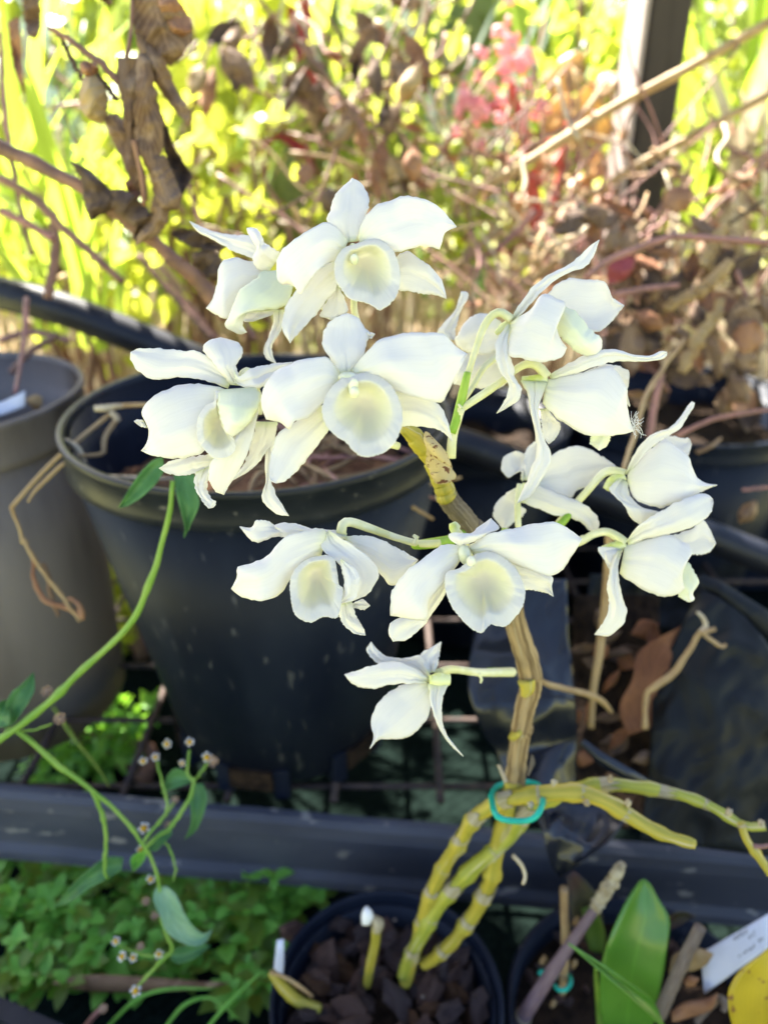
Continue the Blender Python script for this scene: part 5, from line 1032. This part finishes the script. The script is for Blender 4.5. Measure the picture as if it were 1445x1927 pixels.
clump(120, 380, 1.5, 12, .6, .016, 'bluegrey', 'grey green strap leaves behind the thorny branch on the left', 12, .45)
# bushes of small leaves
def leafcloud(c, rad, n, size, seed, flat=.5):
    r = np.random.default_rng(seed); u = r.normal(size=(n, 3)); u /= np.linalg.norm(u, axis=1)[:, None]; q = u * (r.random((n, 1)) ** .45) * np.array(rad)
    cl = np.array([noise.noise(Vector(tuple(p * 6 + seed))) for p in q]); q = q[cl > -.18]; n = len(q); q = q + np.array(c)
    a = r.normal(size=(n, 3)); a[:, 2] -= .3; a /= np.linalg.norm(a, axis=1)[:, None]; b = np.cross(a, r.normal(size=(n, 3))); b /= np.linalg.norm(b, axis=1)[:, None]; nn_ = np.cross(a, b)
    s = size * r.uniform(.6, 1.25, (n, 1)); w_ = s * .5
    V = np.stack([q, q + a * s * .45 + b * w_ * .62 + nn_ * s * .08, q + a * s * .5, q + a * s * .45 - b * w_ * .62 + nn_ * s * .08, q + a * s], 1).reshape(-1, 3)
    Fc = [f for i in range(n) for f in ((5 * i, 5 * i + 1, 5 * i + 2), (5 * i, 5 * i + 2, 5 * i + 3), (5 * i + 2, 5 * i + 1, 5 * i + 4), (5 * i + 2, 5 * i + 4, 5 * i + 3))]
    return V.tolist(), Fc
def bush(px, py, y, rad, n, size, m_, label, seed, name='garden_bush'):
    c = PY(px, py, y); b = Vector((c.x, c.y, 0)); t = thing(name, label, 'bush', b, 'leafy bushes in the sunny background')
    r = random.Random(seed)
    for i in range(4):
        e = c + Vector((r.uniform(-.5, .5) * rad[0], r.uniform(-.3, .3) * rad[1], r.uniform(-.2, .6) * rad[2])); wtube('stem', t, [b + Vector((r.gauss(0, .02), r.gauss(0, .02), 0)), b.lerp(e, .5) + Vector((r.gauss(0, .03), 0, 0)), e], [.010, .007, .003], M['twig'], 8, 6)
    v, f = leafcloud(c, rad, n, size, seed); tag(mobj('foliage', v, f, M[m_], t), kind='stuff')
bush(430, 300, 2.0, (.34, .3, .42), 420, .11, 'lime', 'lime green sunlit bush in the upper left middle', 1)
bush(180, 300, 2.2, (.38, .35, .45), 480, .11, 'lime', 'bright lime bush behind the left bramble twigs', 2)
bush(60, 150, 1.9, (.25, .25, .35), 700, .05, 'midg', 'mid green bush at the top left edge', 3)
bush(440, 130, 1.3, (.16, .14, .22), 90, .08, 'lime', 'pale lime shoots with large leaves near the top, left of centre', 4)
bush(690, 60, 2.3, (.5, .3, .5), 1500, .07, 'midg', 'dense green bush at the top centre', 5)
bush(1000, 60, 2.4, (.5, .3, .5), 1600, .06, 'midg', 'green bush behind the pink flower at the top', 6)
bush(1340, 100, 2.1, (.5, .3, .55), 1700, .06, 'midg', 'green bush behind the right hand strap leaves', 7)
bush(1200, 330, 1.7, (.3, .2, .22), 800, .04, 'lime', 'low yellowish bush behind the post foot', 8)
bush(640, 420, 1.8, (.3, .2, .2), 700, .04, 'lime', 'low lime bush just behind the top flower', 9)
bush(60, 520, 1.15, (.2, .15, .1), 420, .03, 'lime', 'low lime ground plants above the pipe at far left', 10)
bush(330, 470, 1.5, (.28, .2, .18), 700, .04, 'lime', 'low lime ground plants right of the bramble branch', 11)
bush(240, 1090, .80, (.10, .08, .11), 700, .026, 'lime', 'mossy green plant in the gap between the two left pots', 12)
bush(215, 1400, .60, (.09, .06, .04), 420, .02, 'herb', 'low green leaves under the bench between the two left pots', 14)
bush(620, 1440, .72, (.14, .08, .05), 350, .03, 'herb', 'shaded green leaves under the bench behind the large pot', 13)
# tangle of thin dry canes and pale grass between the plants
rt = random.Random(99)
dg = thing('dry_grass', 'pale dry grass standing through the sunny garden bed', 'grass', (0, 1.4, 0)); parts = []
for i in range(2600):
    x, y = rt.uniform(-1.1, 1.1), rt.uniform(1.0, 2.3); h = rt.uniform(.12, .75) * (.7 if y < 1.2 else 1); a = rt.uniform(0, 6.3); b = h * rt.uniform(.1, .6); w_ = rt.uniform(.0012, .0035); t_ = Vector((math.cos(a + 1.57), math.sin(a + 1.57), 0)) * w_
    p0_, p1_, p2_ = Vector((x, y, 0)), Vector((x + b * .3 * math.cos(a), y + b * .3 * math.sin(a), h * .6)), Vector((x + b * math.cos(a), y + b * math.sin(a), h * rt.uniform(.8, 1)))
    parts.append(([p0_ - t_, p0_ + t_, p1_ - t_, p1_ + t_, p2_], [(0, 1, 3, 2), (2, 3, 4)]))
v, f = merge(*parts); tag(mobj('blades', v, f, M['paleleaf'], dg), kind='stuff')
for nm, lab, xr, yr, pyr, n_, seed_ in (('cane_thicket', 'tangle of thin brown dry canes behind the top flower', (420, 860), (.78, 1.2), (60, 520), 90, 1), ('cane_thicket', 'tangle of thin reddish canes and twigs behind the right hand flowers', (880, 1440), (.72, 1.1), (260, 640), 170, 2), ('cane_thicket', 'thin brown canes crossing the bright foliage at upper left', (0, 400), (.85, 1.3), (120, 560), 34, 3)):
    rt = random.Random(seed_); t = thing(nm, lab, 'canes', PY((xr[0] + xr[1]) / 2, pyr[1] + 60, yr[0] + .1))
    for i in range(n_):
        x, y0 = rt.uniform(*xr), rt.uniform(*pyr); a = rt.choice([-1.57, -1.2, -.9, -.6, -2.0, -2.4, .3]) + rt.gauss(0, .25); L = rt.uniform(80, 260); dd_ = rt.uniform(*yr)
        q = [(x, y0), (x + L * .35 * math.cos(a) + rt.uniform(-12, 12), y0 + L * .35 * math.sin(a)), (x + L * .7 * math.cos(a) + rt.uniform(-14, 14), y0 + L * .7 * math.sin(a) + rt.uniform(-10, 10)), (x + L * math.cos(a), y0 + L * math.sin(a))]
        tube('cane', t, q, [dd_, dd_ + rt.uniform(-.05, .05)], [rt.uniform(1.6, 4)] * 2, M[rt.choice(['twig', 'twigred', 'straw', 'twigred', 'paleleaf'])], n=10, k=6)
    for i in range(n_ // 2):
        hang(t, rt.uniform(*xr), rt.uniform(pyr[0], pyr[1]), rt.uniform(*yr), rt.uniform(25, 70), rt.uniform(8, 26), rt.choice(['dead', 'dead2', 'tan', 'dead2']), rt.uniform(0, 6.3), i + 300)
# small leaved lime growth close behind the bench
for k_, (x, y, d_, n_, lab) in enumerate(((330, 330, 1.15, 260, 'small leaved lime sprays behind the crumpled brown leaves'), (470, 420, 1.1, 260, 'small leaved lime sprays left of the top flower'), (150, 460, 1.0, 240, 'small leaved lime sprays above the pipe on the left'), (1380, 330, 1.3, 260, 'small leaved lime sprays at the right edge'), (1110, 60, 1.5, 240, 'small leaved lime sprays beside the post at the top'), (760, 120, 1.5, 200, 'small leaved lime sprays in the top centre'))):
    bush(x, y, d_, (.15, .12, .16), n_ // 3, .045, 'lime', lab, 50 + k_, 'lime_sprays')
# large single leaves catching the sun
bl = thing('broad_leaf_shoots', 'large bright lime leaves on thin shoots in the upper left background', 'plant', PY(420, 560, 1.15))
for x, y, rd in ((160, 40, 46), (385, 130, 36), (420, 190, 34), (500, 30, 32), (345, 165, 28), (395, 320, 34), (520, 250, 30), (470, 160, 26), (540, 150, 30), (300, 420, 32), (120, 350, 30), (60, 250, 28), (440, 60, 26), (360, 260, 40), (250, 250, 36), (90, 100, 34), (480, 370, 30), (20, 20, 30)):
    disc_leaf(bl, x, y, rnd.uniform(1.05, 1.3), rd, 'lime', .5)
for a in ('300,560 330,420 360,260 385,130', '420,560 440,380 470,160 500,30', '100,560 110,350 160,40', '420,560 500,370 540,150'): tube('shoot', bl, a, [1.15, 1.2], [5, 5, 4, 3], M['weedstem'], n=16, k=6)
bush(300, 60, 1.6, (.22, .15, .16), 170, .07, 'midg', 'mid green leaves at the top between the hanging brown leaves and the cactus', 72)
bush(640, 250, 1.45, (.2, .12, .2), 170, .06, 'midg', 'mid green leaves behind the central bramble', 73)
bush(60, 330, 1.45, (.2, .15, .2), 170, .06, 'midg', 'mid green leaves behind the thorny branch at far left', 74)
bush(-260, 300, 1.9, (.4, .3, .5), 700, .08, 'lime', 'bright bush beyond the left edge of the garden bed', 70)
bush(1750, 300, 1.9, (.4, .3, .5), 700, .08, 'midg', 'green bush beyond the right edge of the garden bed', 71)
# hedge all round the far end, and the pale house wall behind it
hg = bush(722, 60, 3.6, (2.6, .45, .75), 4200, .13, 'midg', 'long green hedge closing the far end of the garden', 20, 'hedge')
hs = thing('house', 'pale pinkish house wall with a white framed window far behind, upper left', 'house', (-2.6, 8.2, 0))
v, f = box((-2.6, 8.3, 1.4), (5.2, .2, 2.8)); mobj('wall', v, f, M['wall'], hs, smooth=False)
for x in (-3.3, -1.9):
    v, f = box((x, 8.18, 1.35), (1.0, .06, 1.1)); wn = mobj('window', v, f, M['trim'], hs, smooth=False)
    for q in (-.235, .235): v, f = box((x + q, 8.145, 1.35), (.42, .02, .98)); mobj('pane', v, f, M['glass'], wn, smooth=False)
# ================================================================== SHADE TREE (added out of view, its leaves laid out to block the sun over the bench)
tr = thing('added_shade_tree', 'leafy tree added outside the frame to shade the flowers', 'tree', (-2.6, 2.0, 0))
wtube('trunk', tr, [(-2.6, 2.0, 0), (-2.55, 2.0, 1.0), (-2.3, 1.9, 2.0), (-1.8, 1.75, 2.5)], [.13, .11, .09, .06], M['trunk'], 20, 14)
for e in ((-.8, 1.5, 2.35), (-1.0, .9, 2.4), (-.2, 1.9, 2.4), (-1.2, 1.9, 2.5), (.2, 1.2, 2.3)): wtube('limb', tr, [(-2.0, 1.82, 2.35), (-1.4, (1.8 + e[1]) / 2, 2.55), e], [.05, .035, .012], M['trunk'], 12, 8)
rg = np.random.default_rng(4); parts = []
def crown(xr, yr, zr, n, size):
    q = np.stack([rg.uniform(*xr, n), rg.uniform(*yr, n), rg.uniform(*zr, n)], 1); V = []; Fc = []
    a = rg.normal(size=(n, 3)); a[:, 2] *= .5; a /= np.linalg.norm(a, axis=1)[:, None]; b = np.cross(a, rg.normal(size=(n, 3)) * np.array([.5, .5, 1])); b /= np.linalg.norm(b, axis=1)[:, None]
    s = size * rg.uniform(.7, 1.2, (n, 1)); V = np.stack([q - a * s * .5, q + b * s * .3, q + a * s * .5, q - b * s * .3], 1).reshape(-1, 3)
    return V.tolist(), [(4 * i, 4 * i + 1, 4 * i + 2, 4 * i + 3) for i in range(n)]
v, f = merge(crown((-1.9, .35), (.45, 1.93), (2.15, 2.6), 9300, .13), crown((-1.9, .5), (1.93, 2.15), (2.15, 2.5), 130, .12))
tag(mobj('crown', v, f, M['crown'], tr, smooth=False), kind='stuff')
